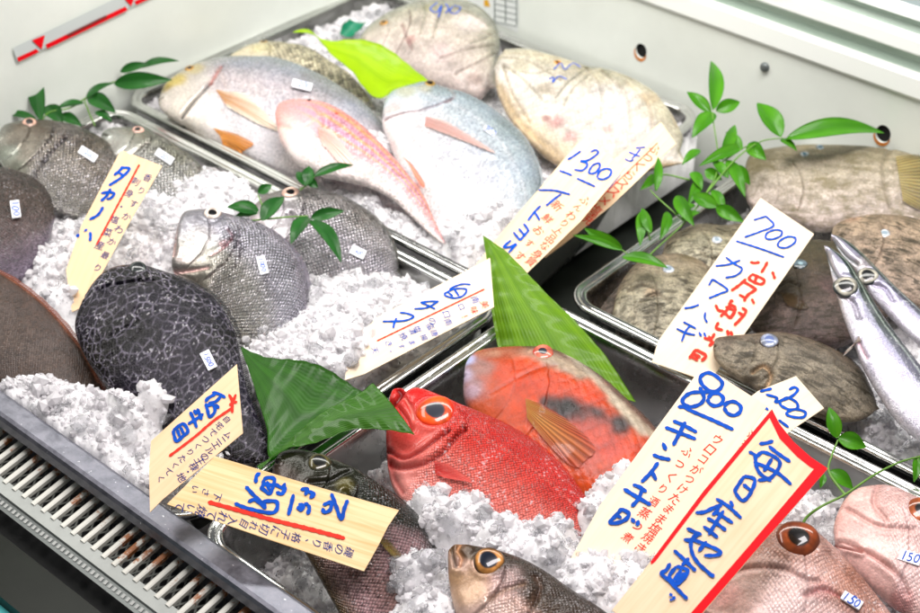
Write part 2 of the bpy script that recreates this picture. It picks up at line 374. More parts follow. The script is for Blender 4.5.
prof_obj('upper_recess', [(0.540, 0.179), (0.545, 0.186), (0.544, 0.195)], M_GREENISH)
prof_obj('top_ledge', [(0.544, 0.195), (0.534, 0.196), (0.535, 0.204), (0.542, 0.208)], simple('ledge_white_top', '#eef2ee', 0.25))
prof_obj('air_louvre', [(0.542, 0.208), (0.560, 0.210), (0.562, 0.226), (0.556, 0.228), (0.560, 0.244), (0.554, 0.246), (0.558, 0.262), (0.552, 0.264), (0.555, 0.34)], simple('louvre_grey', '#7f8a8a', 0.4))
V, Fc = box(-0.618, -0.597, -0.60, 0.60, -0.10, 0.42); mk('side_panel', V, Fc, M_WHITE, case, smooth=False)

# red strip sticker on the side panel
def wall_quad(name, pts, pl0, n, mat, par, lift):
    V = [hitp(x, y, pl0 + n * lift, n) for x, y in pts]; return mk(name, V, [list(range(len(V)))], mat, par, smooth=False)
XW = np.array([-0.595, 0, 0.0]); XN = np.array([1.0, 0, 0])
st = thing('strip_label', 'grey strip label with red line and red triangles on white side panel', 'label', hitp(80, 30, XW, XN))
wall_quad('strip', [(13, 48), (119, -3), (152, -3), (17, 62)], XW, XN, simple('strip_grey', '#c8cfcd', 0.4), st, 0.0006)
wall_quad('red_line', c(0, 0, [(52, 178), (112, 150), (120, 160), (57, 190)]), XW, XN, M_CRIMSON, st, 0.0012)
wall_quad('red_line', c(0, 0, [(140, 137), (385, 20), (392, 32), (145, 150)]), XW, XN, M_CRIMSON, st, 0.0012)
wall_quad('red_line', c(0, 0, [(412, 5), (470, -20), (474, -10), (418, 16)]), XW, XN, M_CRIMSON, st, 0.0012)
wall_quad('red_arrow', c(0, 0, [(98, 124), (138, 108), (128, 152)]), XW, XN, M_CRIMSON, st, 0.0018)
wall_quad('red_arrow', c(0, 0, [(378, -8), (420, -24), (402, 20)]), XW, XN, M_CRIMSON, st, 0.0018)
wall_quad('lettering', c(0, 0, [(205, 106), (325, 47), (329, 53), (208, 113)]), XW, XN, simple('dark_red_print', '#7a1511', 0.5), st, 0.002)
# spec label on the back panel
YW = np.array([0, 0.53, 0.0]); YN = np.array([0, -1.0, 0])
sp = thing('rating_label', 'white printed rating label with yellow warning triangles on back panel', 'label', hitp(497, 12, YW, YN))
def YP(x, z): return np.array([x, 0.53, z])
a0 = hitp(464, -8, YW, YN); b0 = hitp(519, 31, YW, YN)
wall_quad('sheet', [(462, -10), (519, -10), (518, 33), (490, 21), (470, 10)], YW, YN, simple('label_white', '#e4e8e6', 0.4), sp, 0.0006)
for q in ([(463, 2), (466, 0), (470, 8), (463, 8)], [(484, 0), (488, 0), (490, 7), (484, 6)]):
    wall_quad('warning_triangle', q, YW, YN, simple('warning_yellow', '#e0a800', 0.4), sp, 0.0012)
mg = simple('print_grey', '#74807c', 0.5)
for yy in (-3, 3, 9, 15, 21):
    wall_quad('printed_line', [(494, yy + 0.4), (517, yy + 5.5), (517, yy + 6.2), (494, yy + 1.2)], YW, YN, mg, sp, 0.0011)
for xx, y0_ in ((494, -6), (505, -4), (516, -2)):
    wall_quad('printed_line', [(xx, y0_), (xx + 1, y0_), (xx + 1, y0_ + 27), (xx, y0_ + 27)], YW, YN, mg, sp, 0.0014)

# front rail: solid rounded bar
def rail():
    pr = [(-0.402, -0.10), (-0.402, 0.016), (-0.4035, 0.019), (-0.406, 0.020), (-0.4215, 0.020), (-0.4245, 0.0185), (-0.426, 0.015), (-0.4265, 0.006), (-0.424, 0.003), (-0.414, 0.002), (-0.414, -0.10)]
    V, Fc = extrude_x(pr, -0.75, 1.05); o = mk('front_rail', V, Fc, m_rail(), case); 
    o.data.polygons.foreach_set('use_smooth', np.full(len(o.data.polygons), False))
rail()
# grille: frame strip, perforated strip, slats
def grille():
    ang = math.radians(10); y0, z0 = -0.417, -0.006
    def G(x, d, up=0.0): return [x, y0 - d * math.cos(ang) + up * math.sin(ang) * -1, z0 - d * math.sin(ang) + up * math.cos(ang)]
    rust = NT('rusty_slat_paint'); oc = objco(rust)
    info = rust.n('ShaderNodeObjectInfo').outputs['Random']
    vv = rust.n('ShaderNodeVectorMath', {0: oc, 1: rust.n('ShaderNodeCombineXYZ', {0: rust.math('MULTIPLY', info, 9.0), 1: 0.0, 2: 0.0}).outputs[0]}, operation='ADD').outputs[0]
    n1 = rust.n('ShaderNodeTexNoise', {'Vector': vv, 'Scale': 95.0, 'Detail': 5.0, 'Roughness': 0.7}).outputs[0]
    n0 = rust.n('ShaderNodeTexNoise', {'Vector': vv, 'Scale': 22.0, 'Detail': 2.0}).outputs[0]
    yy = rust.n('ShaderNodeSeparateXYZ', {0: oc}).outputs[1]
    k = rust.math('ADD', rust.math('MULTIPLY', n1, 0.7), rust.math('MULTIPLY', n0, 0.5)); k = rust.math('ADD', k, rust.ramp(yy, (-0.055, 0.0, -0.16, 0.1)))
    cc = rust.mix(rust.ramp(k, (0.66, 0.74, 0, 1)), rgba('#d6d6cc'), rgba('#9c6238'))
    rust.set(Base_Color=cc, Roughness=0.55, Normal=rust.bump(n1, 0.3, 0.001))
    paint = simple('grille_paint', '#a3a8a3', 0.45, noise=0.08, nscale=60)
    g = case
    sp_ = 0.01345; W = 0.0052; first = None
    x = -0.36
    while x < 0.45:
        if first is None:
            b = np.array([0, 0, 0.0]); V = []
            r = W / 2
            for d, s in ((0.0, 1), (0.041, 1)):
                for dx, up in ((-r, -0.003), (-r, 0.0008), (-r * 0.5, 0.0016), (r * 0.5, 0.0016), (r, 0.0008), (r, -0.003)): V.append(np.array(G(dx, d, up)) - np.array([0, y0, z0]))
            Fc = [[i, i + 1, i + 7, i + 6] for i in range(5)] + [[0, 5, 4, 3, 2, 1], [6, 7, 8, 9, 10, 11]]
            me = bpy.data.meshes.new('slat'); me.from_pydata([tuple(v) for v in V], [], Fc); me.materials.append(rust.m)
            o = bpy.data.objects.new('slat', me); first = o
        else: o = first.copy()
        COL.objects.link(o); o.parent = g; o.location = (x, y0, z0 + 0.12); x += sp_
    V, Fc = join([(np.array([G(-0.75, 0.038, 0), G(1.0, 0.038, 0), G(1.0, 0.050, 0), G(-0.75, 0.050, 0)]), [[0, 1, 2, 3]]),
                  (np.array([G(-0.75, 0.050, 0), G(1.0, 0.050, 0), G(1.0, 0.0505, -0.004), G(-0.75, 0.0505, -0.004)]), [[0, 1, 2, 3]])])
    mk('grille_frame', V, Fc, paint, g, smooth=False)
    # perforated strip
    V, Fc = join([(np.array([G(-0.75, 0.0506, -0.0035), G(1.0, 0.0506, -0.0035), G(1.0, 0.060, -0.0045), G(-0.75, 0.060, -0.0045)]), [[0, 1, 2, 3]])])
    mk('perforated_strip', V, Fc, simple('strip_grey_metal', '#6d7270', 0.4, 0.5), g, smooth=False)
    Vs = []; Fs = []; n = 0; xx = -0.36
    while xx < 0.2:
        q = [G(xx, 0.0530, -0.0030), G(xx + 0.0030, 0.0530, -0.0030), G(xx + 0.0030, 0.0568, -0.0034), G(xx, 0.0568, -0.0034)]
        Vs += q; Fs.append([n, n + 1, n + 2, n + 3]); n += 4; xx += 0.0056
    mk('perforation_row', np.array(Vs), Fs, simple('pale_perforation', '#a9aca8', 0.5), g, smooth=False)
    # diamond mesh deep behind the slats
    Vs = []; Fs = []; n = 0
    for k in range(120):
        for sgn in (1, -1):
            xa = -0.5 + k * 0.009; a = np.array(G(xa, 0.0, -0.02)); b = np.array(G(xa + sgn * 0.03, 0.045, -0.02 - 0.0012 * (sgn > 0)))
            wv = np.array([0.0011, 0, 0]); Vs += [a - wv, a + wv, b + wv, b - wv]; Fs.append([n, n + 1, n + 2, n + 3]); n += 4
    mk('mesh_guard', np.array(Vs), Fs, simple('mesh_grey', '#5c605a', 0.5), g, smooth=False)
    V, Fc = join([(np.array([G(-0.75, -0.01, -0.04), G(1.0, -0.01, -0.04), G(1.0, 0.30, -0.045), G(-0.75, 0.30, -0.045)]), [[0, 1, 2, 3]])])
    mk('grille_well', V, Fc, simple('well_black', '#15171a', 0.5), g, smooth=False)
    V, Fc = box(-0.75, 1.0, -0.530, -0.486, -0.060, -0.034); mk('front_trim', V, Fc, simple('dark_trim', '#1a1d18', 0.3, Specular_IOR_Level=0.12, noise=0.15, nscale=40), g, smooth=False)
    V, Fc = box(-0.75, 1.0, -0.80, -0.5315, -0.16, -0.05); 
    mk('front_fascia', V, Fc, simple('dark_fascia', '#171a15', 0.3, Specular_IOR_Level=0.12, noise=0.1, nscale=40), g, smooth=False)
grille()
tq = mk('teal_counter_edge', [P(-60, 530, -0.046), P(-2, 580, -0.046), P(37, 615, -0.046), P(90, 662, -0.046), P(-60, 700, -0.046)], [[0, 1, 2, 3, 4]], simple('teal_plastic', '#4fb3b3', 0.3), case, smooth=False)

# ------------------------------------------------------------------ steel trays
def rrect(x0, x1, y0, y1, r, off, n=10):
    pts = []
    for cx_, cy_, a0_ in ((x1 - r, y1 - r, 0), (x0 + r, y1 - r, 90), (x0 + r, y0 + r, 180), (x1 - r, y0 + r, 270)):
        for k in range(n + 1):
            a = math.radians(a0_ + 90 * k / n); rr = max(r + off, 0.002); pts.append((cx_ + rr * math.cos(a), cy_ + rr * math.sin(a)))
    return pts
TR = {}
def tray(x0, x1, y0, y1, label, z=0.0, depth=0.085, rad=0.035, k=(0, 0)):
    t = thing('steel_tray', label, 'tray', ((x0 + x1) / 2, (y0 + y1) / 2, z - depth), 'steel trays holding the fish')
    def sweep(pr):
        V = []; 
        for off, zz in pr: V += [(px + (k[0] + (k[1] - k[0]) * (px - x0) / (x1 - x0)) * (py - y0), py, z + zz) for px, py in rrect(x0, x1, y0, y1, rad, off)]
        n = len(rrect(x0, x1, y0, y1, rad, 0)); return np.array(V), gridfaces(len(pr), n, True), n
    V, Fc, n = sweep([(-0.012, -0.003), (-0.0135, -0.006), (-0.0145, -0.012), (-0.022, -depth + 0.014), (-0.026, -depth + 0.004), (-0.034, -depth)])
    Fl = [list(map(int, q)) for q in Fc] + [list(range(5 * n, 6 * n))]
    mk('basin', V, Fl, M_STEEL, t)
    V, Fc, n = sweep([(-0.0122, -0.0028), (-0.0115, -0.0008), (-0.010, 0.0), (-0.0065, -0.0006), (-0.0055, -0.0014), (-0.0035, 0.0006), (-0.001, 0.0014), (0.001, 0.0004), (0.0018, -0.002), (0.001, -0.005), (-0.001, -0.006)])
    mk('rolled_rim', V, Fc, M_RIM, t)
    return t
tray(-0.585, 0.033, -0.399, 0.036, 'steel tray of dark and silver fish on ice behind the front rail', -0.002)
tray(-0.590, 0.012, 0.047, 0.515, 'steel tray of pink threadfin and pale breams along back and side walls', 0.001, k=(-0.03, -0.12))
tray(0.047, 0.80, -0.399, 0.068, 'steel tray holding the red alfonsino and orange parrotfish', 0.0)
tray(0.066, 0.80, 0.082, 0.52, 'steel tray holding brown filefish and two barracudas', 0.001)

# ------------------------------------------------------------------ crushed ice
def smooth(a, b, x): t = np.clip((x - a) / (b - a + 1e-9), 0, 1); return t * t * (3 - 2 * t)
def vnoise(x, y, seed, sc):
    """smooth value noise by bilinear lattice"""
    rg = np.random.default_rng(seed); G = rg.random((256, 256))
    X = x * sc + 50; Y = y * sc + 50; xi = np.floor(X).astype(int); yi = np.floor(Y).astype(int)
    fx = X - xi; fy = Y - yi; fx = fx * fx * (3 - 2 * fx); fy = fy * fy * (3 - 2 * fy)
    g = lambda a, b: G[a % 256, b % 256]
    return (g(xi, yi) * (1 - fx) + g(xi + 1, yi) * fx) * (1 - fy) + (g(xi, yi + 1) * (1 - fx) + g(xi + 1, yi + 1) * fx) * fy
def ico():
    import bmesh
    bm = bmesh.new(); bmesh.ops.create_icosphere(bm, subdivisions=1, radius=1.0); bm.verts.ensure_lookup_table()
    V = np.array([v.co[:] for v in bm.verts]); Fc = np.array([[v.index for v in f.verts] for f in bm.faces]); bm.free(); return V, Fc
ICO, ICOF = ico()
def ice(x0, x1, y0, y1, base, bumps, label, seed, dens=1.0, slope=(0, 0), over=False):
    bl = [(P(px, py, z), r) for px, py, z, r in bumps]
    def H(x, y):
        b = base + slope[0] * (x - x0) + slope[1] * (y - y0); h = b.copy() if isinstance(b, np.ndarray) else np.full_like(x, b)
        for p, r in bl:
            d2 = (x - p[0]) ** 2 + (y - p[1]) ** 2; h = np.maximum(h, b + (p[2] - b) * np.exp(-(d2 / r ** 2) ** 1.3))
        h = h + 0.010 * (vnoise(x, y, seed, 28) - .5) + 0.006 * (vnoise(x, y, seed + 1, 75) - .5)
        lo = np.minimum(b, -0.016); e = np.minimum(np.minimum(x - x0, x1 - x), y1 - y)
        if not over: e = np.minimum(e, y - y0)
        else: h = np.where(y - y0 < 0.04, np.minimum(h, 0.016 + 0.45 * (y - y0)) , h)
        f = smooth(0, 0.030, e + 0.012 * (vnoise(x, y, seed + 5, 60) - .3)); h = lo + (h - lo) * f
        return h
    step = 0.0022; xs = np.arange(x0, x1, step); ys = np.arange(y0, y1, step)
    XX, YY = np.meshgrid(xs, ys, indexing='ij'); Z = H(XX, YY) + 0.006 * (vnoise(XX, YY, seed + 2, 170) - .5) + 0.003 * (RNG.random(XX.shape) - .5) - 0.0003
    Z[0, :] = Z[-1, :] = Z[:, 0] = Z[:, -1] = -0.078
    V = np.stack([XX, YY, Z], -1).reshape(-1, 3)
    bed = (V, gridfaces(len(xs), len(ys))[:, ::-1])
    area_ = (x1 - x0) * (y1 - y0); N = int(area_ / 0.0000145 * dens)
    px = RNG.uniform(x0 + .004, x1 - .004, N); py = RNG.uniform(y0 + .004, y1 - .004, N); pz = H(px, py)
    sz = np.exp(RNG.normal(math.log(0.0018), 0.58, N)).clip(0.0009, 0.0085)
    an = RNG.normal(size=(N, 4)); an /= np.linalg.norm(an, axis=1)[:, None]
    w_, a, b, cc = an.T; clear = RNG.random(N) < 0.24
    Rm = np.stack([np.stack([1 - 2 * (b * b + cc * cc), 2 * (a * b - cc * w_), 2 * (a * cc + b * w_)], -1),
                   np.stack([2 * (a * b + cc * w_), 1 - 2 * (a * a + cc * cc), 2 * (b * cc - a * w_)], -1),
                   np.stack([2 * (a * cc - b * w_), 2 * (b * cc + a * w_), 1 - 2 * (a * a + b * b)], -1)], 1)
    rad = RNG.uniform(0.72, 1.12, (N, len(ICO), 1)); sc3 = RNG.uniform(0.6, 1.35, (N, 1, 3))
    L = ICO[None] * rad * sc3 * sz[:, None, None]
    L[clear] *= 1.45
    Wd = np.einsum('nij,nkj->nki', Rm, L) + np.stack([px, py, pz + RNG.uniform(-0.2, 0.5, N) * sz], -1)[:, None, :]
    def cf(m): k = int(m.sum()); return Wd[m].reshape(-1, 3), (ICOF[None] + (np.arange(k) * len(ICO))[:, None, None]).reshape(-1, 3)
    CV, CF = cf(~clear); GV, GF_ = cf(clear)
    o = mk('crushed_ice', bed[0], bed[1], M_ICEBED, None, True)
    ch = mk('ice_chips', CV, CF, M_ICE, o, False); gl = mk('clear_ice_chips', GV, GF_, M_CLEAR, o, False); gl['kind'] = 'stuff'
    tag(o, label, 'crushed ice'); o['kind'] = 'stuff'; ch['kind'] = 'stuff'
    return H
ice(-0.573, 0.017, -0.4015, 0.020, -0.012, [(75,235,0.022,.05),(60,255,0.03,.05),(55,285,.038,.025),(140,205,0.03,.06),(170,240,0.03,.05),(215,180,0.022,.05),(330,340,0.028,.09),(360,300,0.026,.07),(310,390,0.02,.06),
      (60,400,0.035,.05),(110,400,0.052,.045),(95,440,0.03,.05),(140,470,0.03,.05),(150,385,0.055,.02),(40,385,0.03,.04),(255,455,0.0,.03),(10,385,.03,.04),(60,430,.022,.04),(120,470,.022,.04),(30,400,.03,.03),(150,500,.02,.02),(420,310,0.01,.05),(230,455,.02,.03)],
      'crushed ice heaped around the fish in the front left tray', 21, over=True)
ice(-0.58, -0.035, 0.058, 0.500, -0.016, [(400,250,0.018,.08),(470,240,0.016,.08),(420,270,0.012,.06),(340,190,0.030,.045),(300,185,0.018,.04),(350,210,0.012,.05),(340,110,0.01,.05),(380,225,0.016,.05),(300,60,0.0,.04),(500,215,0.02,.05),(375,135,0.028,.03)],
      'crushed white ice under the breams in the back tray', 31)
ice(0.066, 0.790, -0.389, 0.047, -0.068, [(470,500,0.030,.045),(440,510,0.030,.035),(500,520,0.034,.04),(540,530,0.040,.05),(600,570,0.045,.06),(640,560,0.042,.06),(660,600,0.045,.06),(430,600,0.035,.05),(420,560,0.03,.04),(430,490,0.024,.03),
      (610,480,0.028,.028),(625,462,0.022,.02),(595,500,0.03,.03),(560,520,.032,.03),(822,505,0.012,.045),(838,535,0.016,.03),(870,475,0.0,.05),(820,520,0.0,.06),(860,450,-0.005,.05),(830,560,.02,.03),(780,470,-0.01,.07),(800,500,0.0,.05),(370,440,-0.02,.05),(820,600,0.02,.05),(885,585,0.02,.02),(500,545,.035,.04),(400,430,-.02,.05)],
      'crushed ice heaped around the red fish in the middle tray', 41)
ice(0.082, 0.790, 0.096, 0.506, -0.040, [(830,400,0.006,.05),(870,430,0.006,.05),(800,390,0.004,.04),(900,470,0.0,.05),(850,450,0.0,.05),(915,460,0.004,.05),(600,300,-0.04,.03)],
      'crushed ice under the filefish and barracudas', 51)

# ------------------------------------------------------------------ fish builder
FN = {}
def lettering(name, pl, strokes, width, mat, parent, lift=0.0006, closed=False, s0=None):
    """marker strokes: smooth ribbons lying on a plane; strokes in photo pixels; width in mm"""
    Vs = []; Fs = []; n = 0; lf = lift
    for st_ in strokes:
        wd = width
        if isinstance(st_, tuple) and isinstance(st_[0], (int, float)) and not isinstance(st_[1], (int, float)): wd, st_ = st_[0], st_[1]
        L = pl.l(st_); 
        q = cr(L, 8) if len(L) > 2 else L
        d = np.linalg.norm(np.diff(q, axis=0), axis=1).sum(); m = max(int(d / 0.0006), 4)
        q = resample(q, np.linspace(0, 1, m)); tg = np.gradient(q, axis=0); tg /= np.linalg.norm(tg, axis=1)[:, None] + 1e-9
        nr = np.stack([-tg[:, 1], tg[:, 0]], 1); r = wd * 0.001 / 2
        dd = np.linspace(0, d, m); e = np.minimum(dd, d - dd); prof = np.sqrt(np.clip(1 - (1 - np.clip(e / r, 0, 1)) ** 2, 0.02, 1))
        prof *= 1 + 0.10 * np.sin(dd * 900 + n) + 0.08 * RNG.normal(size=m) * 0.5
        ext = tg[0] * r * 0.3, tg[-1] * r * 0.3; q[0] -= ext[0]; q[-1] += ext[1]
        hh = lf + np.linspace(0, 0.00015, m); lf += 0.00003
        A = pl.g(q + nr * (r * prof)[:, None], hh); B = pl.g(q - nr * (r * prof)[:, None], hh)
        V = np.empty((2 * m, 3)); V[0::2] = A; V[1::2] = B
        Vs.append(V); Fs.append(gridfaces(m, 2) + n); n += 2 * m
    return mk(name, np.vstack(Vs), np.vstack(Fs), mat, parent, smooth=False)
def glyph(ch):
    if ch in FN: return FN[ch]
    cu = bpy.data.curves.new('glyph', 'FONT'); cu.body = ch; cu.align_x = 'CENTER'; ob = bpy.data.objects.new('glyph', cu); COL.objects.link(ob)
    me = bpy.data.meshes.new_from_object(ob); V = np.array([v.co[:2] for v in me.vertices]) if len(me.vertices) else np.zeros((0, 2))
    if len(V): V = V - (V.max(0) + V.min(0)) / 2
    Fc = [list(p.vertices) for p in me.polygons]; bpy.data.objects.remove(ob); bpy.data.meshes.remove(me); FN[ch] = (V, Fc); return FN[ch]
def writing(name, pl, rows, mat, parent, up, lift=0.0004, ax=1.0):
    """small handwriting: rows of (chars, start px, end px, size px), each character slightly off"""
    u = _n(up); rt = np.array([-u[1], u[0]]); Vs = []; Fs = []; n = 0
    rg = random.Random(len(rows) * 13 + int(rows[0][1][0]))
    for chars, p0, p1, size in rows:
        p0 = np.array(p0, float); p1 = np.array(p1, float); k = max(len(chars) - 1, 1)
        for i, ch in enumerate(chars):
            if ch == ' ': continue
            V, Fc = glyph(ch)
            if not len(V): continue
            ang = rg.uniform(-0.16, 0.16); ca, sa = math.cos(ang), math.sin(ang); s_ = size * 1.28 * rg.uniform(0.88, 1.1)
            ctr = p0 + (p1 - p0) * i / k + np.array([rg.uniform(-.5, .5), rg.uniform(-.5, .5)])
            X = (V[:, 0] * ca - V[:, 1] * sa + 0.15 * V[:, 1]) * s_; Y = (V[:, 0] * sa + V[:, 1] * ca) * s_
            px = ctr + X[:, None] * rt * ax + Y[:, None] * u
            W = pl.g(pl.l(px), lift); Vs.append(W); Fs += [[a + n for a in f] for f in Fc]; n += len(W)
    return mk(name, np.vstack(Vs), Fs, mat, parent, smooth=False)

M_STICK = simple('sticker_white', '#eef0f6', 0.35)
def fish(name, label, cat, top, bot, h=0.02, t=0.3, ratio=0.42, mat=None, grad=None, snout=None, spots=(), lines=(), eye=None, eyes=None,
         fins=(), dfin=None, sticker=None, head=0.3, group=None, lean=(0, 0), res=1.0, pow_=0.40, paint=None, end_taper=0.06, irreg=0.0007, stripes=None, scribble=None, alb=1.0, gill=None, lat=None, mouth=None):
    allp = np.array(top + bot); pc = allp.mean(0); pl = Plane(pc, h, t, lean)
    T2 = cr(pl.l(top), 14); B2 = cr(pl.l(bot), 14)
    mid = (T2[-1] + B2[-1]) / 2; dirn = _n(mid - (T2[-14] + B2[-14]) / 2); gap = np.linalg.norm(T2[-1] - B2[-1])
    tip = mid + dirn * min(gap * 0.5, 0.05); 
    ext = lambda Q: np.vstack([Q, tip]) if gap > 0.002 else Q
    T2 = ext(T2); B2 = ext(B2)
    L = np.linalg.norm(np.diff(T2, axis=0), axis=1).sum(); Hm = 0
    nu = int(np.clip(L / 0.00085, 80, 420) * res); nt = int(np.clip(L / 0.0012, 60, 190) * res); nb = 24
    u = np.linspace(0, 1, nu) ** 1.25; T = resample(T2, u); B = resample(B2, u); T[0] = B[0] = (T[0] + B[0]) / 2
    hh = np.linalg.norm(T - B, axis=1) / 2; ctr = (T + B) / 2; hmax = hh.max()
    wz = 0.86 * ratio * (hh / hmax) ** 0.85 * hmax
    th = np.r_[np.linspace(0, math.pi, nt), np.linspace(math.pi, 2 * math.pi, nb + 2)[1:-1]]
    nv = len(th); ct, sn = np.cos(th), np.sin(th)
    tt = np.sign(ct) * np.abs(ct) ** 1.0
    L2 = ctr[:, None, :] + (T - B)[:, None, :] / 2 * tt[None, :, None]
    Zs = wz[:, None] * (np.sign(sn) * np.abs(sn) ** (2 * pow_))[None, :]
    Q = L2.reshape(-1, 2); z = Zs.ravel(); ss = np.repeat(u, nv); tv = np.tile(tt, nu); topm = np.tile(np.clip(sn * 3, 0, 1), nu)
    # colour
    grad = grad or [(1, '#555555'), (-1, '#cccccc')]
    gt = np.array([g[0] for g in grad])[::-1]; gc = np.array([hx(g[1]) for g in grad])[::-1]
    wob = 0.10 * (vnoise(Q[:, 0] + 1, Q[:, 1] + 1, int(pc[0]), 40) - .5)
    colr = np.stack([np.interp(tv + wob, gt, gc[:, k]) for k in range(3)], 1)
    def blend(mask, hexc, k=1.0):
        nonlocal colr
        m = np.clip(mask * k, 0, 1)[:, None]; colr = colr * (1 - m) + np.array(hx(hexc)) * m
    if stripes:
        for tc, tw, hc, k in stripes: blend(np.exp(-((tv + wob * .3 - tc) / tw) ** 2) * smooth(0.1, 0.3, ss), hc, k)
    if snout:
        for s0, s1, hc, k in snout: blend(1 - smooth(s0, s1, ss + 0.25 * wob), hc, k)
    for sx, sy, r, hc, k in spots:
        q = pl.l([(sx, sy)])[0]; rr = r * 0.001; d = np.linalg.norm(Q - q, axis=1) + 0.25 * rr * (vnoise(Q[:, 0], Q[:, 1], int(sx), 90) - .5) * 2
        blend(np.exp(-(d / rr) ** 4), hc, k)
    hm = np.zeros(len(Q))
    z = z + irreg * topm * (vnoise(Q[:, 0] + 2, Q[:, 1] + 2, int(pc[1]), 60) - .5) * 2
    for ln in lines:
        pts, wd, hc, k, dep = ln[:5]; pll = cr(pl.l(pts), 6) if len(pts) > 2 else pl.l(pts); d = segdist(Q, pll)
        wj = wd * 0.001 * (0.8 + 0.4 * vnoise(Q[:, 0], Q[:, 1], 5, 120))
        if hc: blend(np.exp(-(d / wj) ** 2), hc, k)
        z = z - topm * dep * 0.0014 * np.exp(-(d / (wd * 0.0013)) ** 2) + topm * dep * 0.0004 * np.exp(-((d - wd * 0.0032) / (wd * 0.002)) ** 2)
    if gill:      # gill cover: raised plates with a dark slit behind, plus the cheek plate in front of it
        for so, dp, kk in ((gill[0], gill[1], gill[3]), (gill[0] * 0.66, gill[1] * 0.55, gill[3] * 0.5)):
            sc_ = so + 0.045 * (1 - ((tv + 0.1) / 0.75) ** 2) + 0.006 * (vnoise(Q[:, 0], Q[:, 1], 77, 150) - .5); d = (ss - sc_) * L; fd = smooth(-0.95, -0.7, tv) * (1 - smooth(0.45, 0.75, tv))
            z = z + topm * fd * dp * 0.001 * (0.8 * (1 - smooth(-0.001, 0.0012, d)) * smooth(-0.03, -0.004, d) - 0.9 * np.exp(-((d - 0.0012) / 0.0011) ** 2))
            blend(fd * np.exp(-((d - 0.0012) / 0.0010) ** 2) * (0.6 + 0.8 * vnoise(Q[:, 0], Q[:, 1], 9, 110)), gill[2], kk)
    if mouth:     # lip line running back from the snout: (t, length fraction, depth mm, colour)
        ml = np.stack([np.interp(np.linspace(0, mouth[1], 12), u, ctr[:, k] + mouth[0] * (T - B)[:, k] / 2) for k in (0, 1)], 1); d = segdist(Q, ml)
        z = z - topm * mouth[2] * 0.001 * np.exp(-(d / 0.0011) ** 2) + topm * mouth[2] * 0.0006 * np.exp(-((d - 0.003) / 0.0018) ** 2); blend(np.exp(-(d / 0.0010) ** 2), mouth[3], 0.8)
    if lat:
        tl = lat[0] + 0.10 * np.sin(ss * 3.0); dd_ = (tv - tl) * np.repeat(hh, nv)
        blend(np.exp(-(dd_ / 0.0009) ** 2) * smooth(0.25, 0.32, ss) * (0.5 + 0.5 * np.sin(ss * L * 1500)), lat[1], lat[2])
    if eye or eyes:
        for e in (eyes or [eye]):
            q = pl.l([(e[0], e[1])])[0]; rr = e[2] * 0.001; d = np.linalg.norm(Q - q, axis=1)
            z = z + topm * rr * 0.10 * np.exp(-((d - rr * 1.25) / (rr * 0.28)) ** 2)
    colr = colr * alb
    V = pl.g(Q, z); sgn = 1
    half = hh[:, None] * np.arcsin(np.clip(tt, -1, 1))[None, :] * 0.8
    uv = np.stack([np.repeat(u * L, nv), half.ravel()], 1)
    msk = smooth(head - 0.03, head + 0.04, ss + 0.05 * tv) * (1 - smooth(.0, 1, 0 * ss))
    base = P(pc[0], pc[1], h - ratio * hmax)
    root = thing(name, label, cat, base, group)
    GF = gridfaces(nu, nv, True); fq = V[GF[(nu // 2) * nv + nt // 2]]
    if np.dot(np.cross(fq[1] - fq[0], fq[2] - fq[0]), pl.n) < 0: GF = GF[:, ::-1]
    mk('body', V, GF, mat, root, True, uv, colr, msk)
    tops = np.where(np.tile(sn > 0.02, nu))[0]
    def surf(q):
        i = tops[np.argmin(((Q[tops] - q) ** 2).sum(1))]; iu, iv = divmod(i, nv)
        a = V[min(iu + 2, nu - 1) * nv + iv] - V[max(iu - 2, 0) * nv + iv]; b = V[iu * nv + min(iv + 1, nt - 1)] - V[iu * nv + max(iv - 1, 0)]
        nn = _n(np.cross(a, b)); nn = nn if np.dot(nn, pl.n) > 0 else -nn
        return z[i], nn
    def eyeball(e):
        ex, ey, r = e[0], e[1], e[2] * 0.00118; iris, pup, pr = e[3], e[4], e[5]; rim = e[6] if len(e) > 6 else None
        q = pl.l([(ex, ey)])[0]; zz, nn = surf(q); nn = _n(nn * 0.3 + pl.n * 0.7); o = pl.g([q], zz)[0]
        a1 = _n(np.cross(pl.e2, nn)); a2 = np.cross(nn, a1)
        rs = np.linspace(0, 1, 22); an = np.linspace(0, 2 * math.pi, 40, endpoint=False); Vv = []; Cc = []
        ic, pcn = np.array(hx(iris)), np.array(hx(pup)); rc = np.array(hx(rim)) if rim else ic * 0.35
        pxo = (random.uniform(-.05, .05), random.uniform(-.05, .05))
        for rr in rs:
            for a in an:
                x, y = rr * math.cos(a), rr * math.sin(a); k = 1 + 0.03 * math.sin(3 * a + ex)
                Vv.append(o + (a1 * x + a2 * y) * r * k + nn * (r * 0.34 * math.sqrt(max(0, 1 - rr ** 2.2)) - r * 0.04))
                d = math.hypot(x - pxo[0], (y - pxo[1]) * 1.1)
                f = smooth(pr - 0.05, pr + 0.05, np.array([d]))[0]; g = smooth(0.74, 0.95, np.array([rr + 0.05 * math.sin(a * 3 + ey)]))[0]; ring = math.exp(-((d - pr - 0.09) / 0.06) ** 2)
                icc = ic * (1 + 0.12 * math.sin(a * 11 + rr * 9)) * (1 + 0.25 * ring) * (0.85 + 0.3 * math.sin(a * 2.3 + ex)); cl = pcn * (1 - f) + icc * f; Cc.append(cl * (1 - g) + rc * g)
        return mk('eye', np.array(Vv), gridfaces(22, 40, True), M_EYE, root, True, None, np.array(Cc))
    for e in (eyes or ([eye] if eye else [])): eyeball(e)
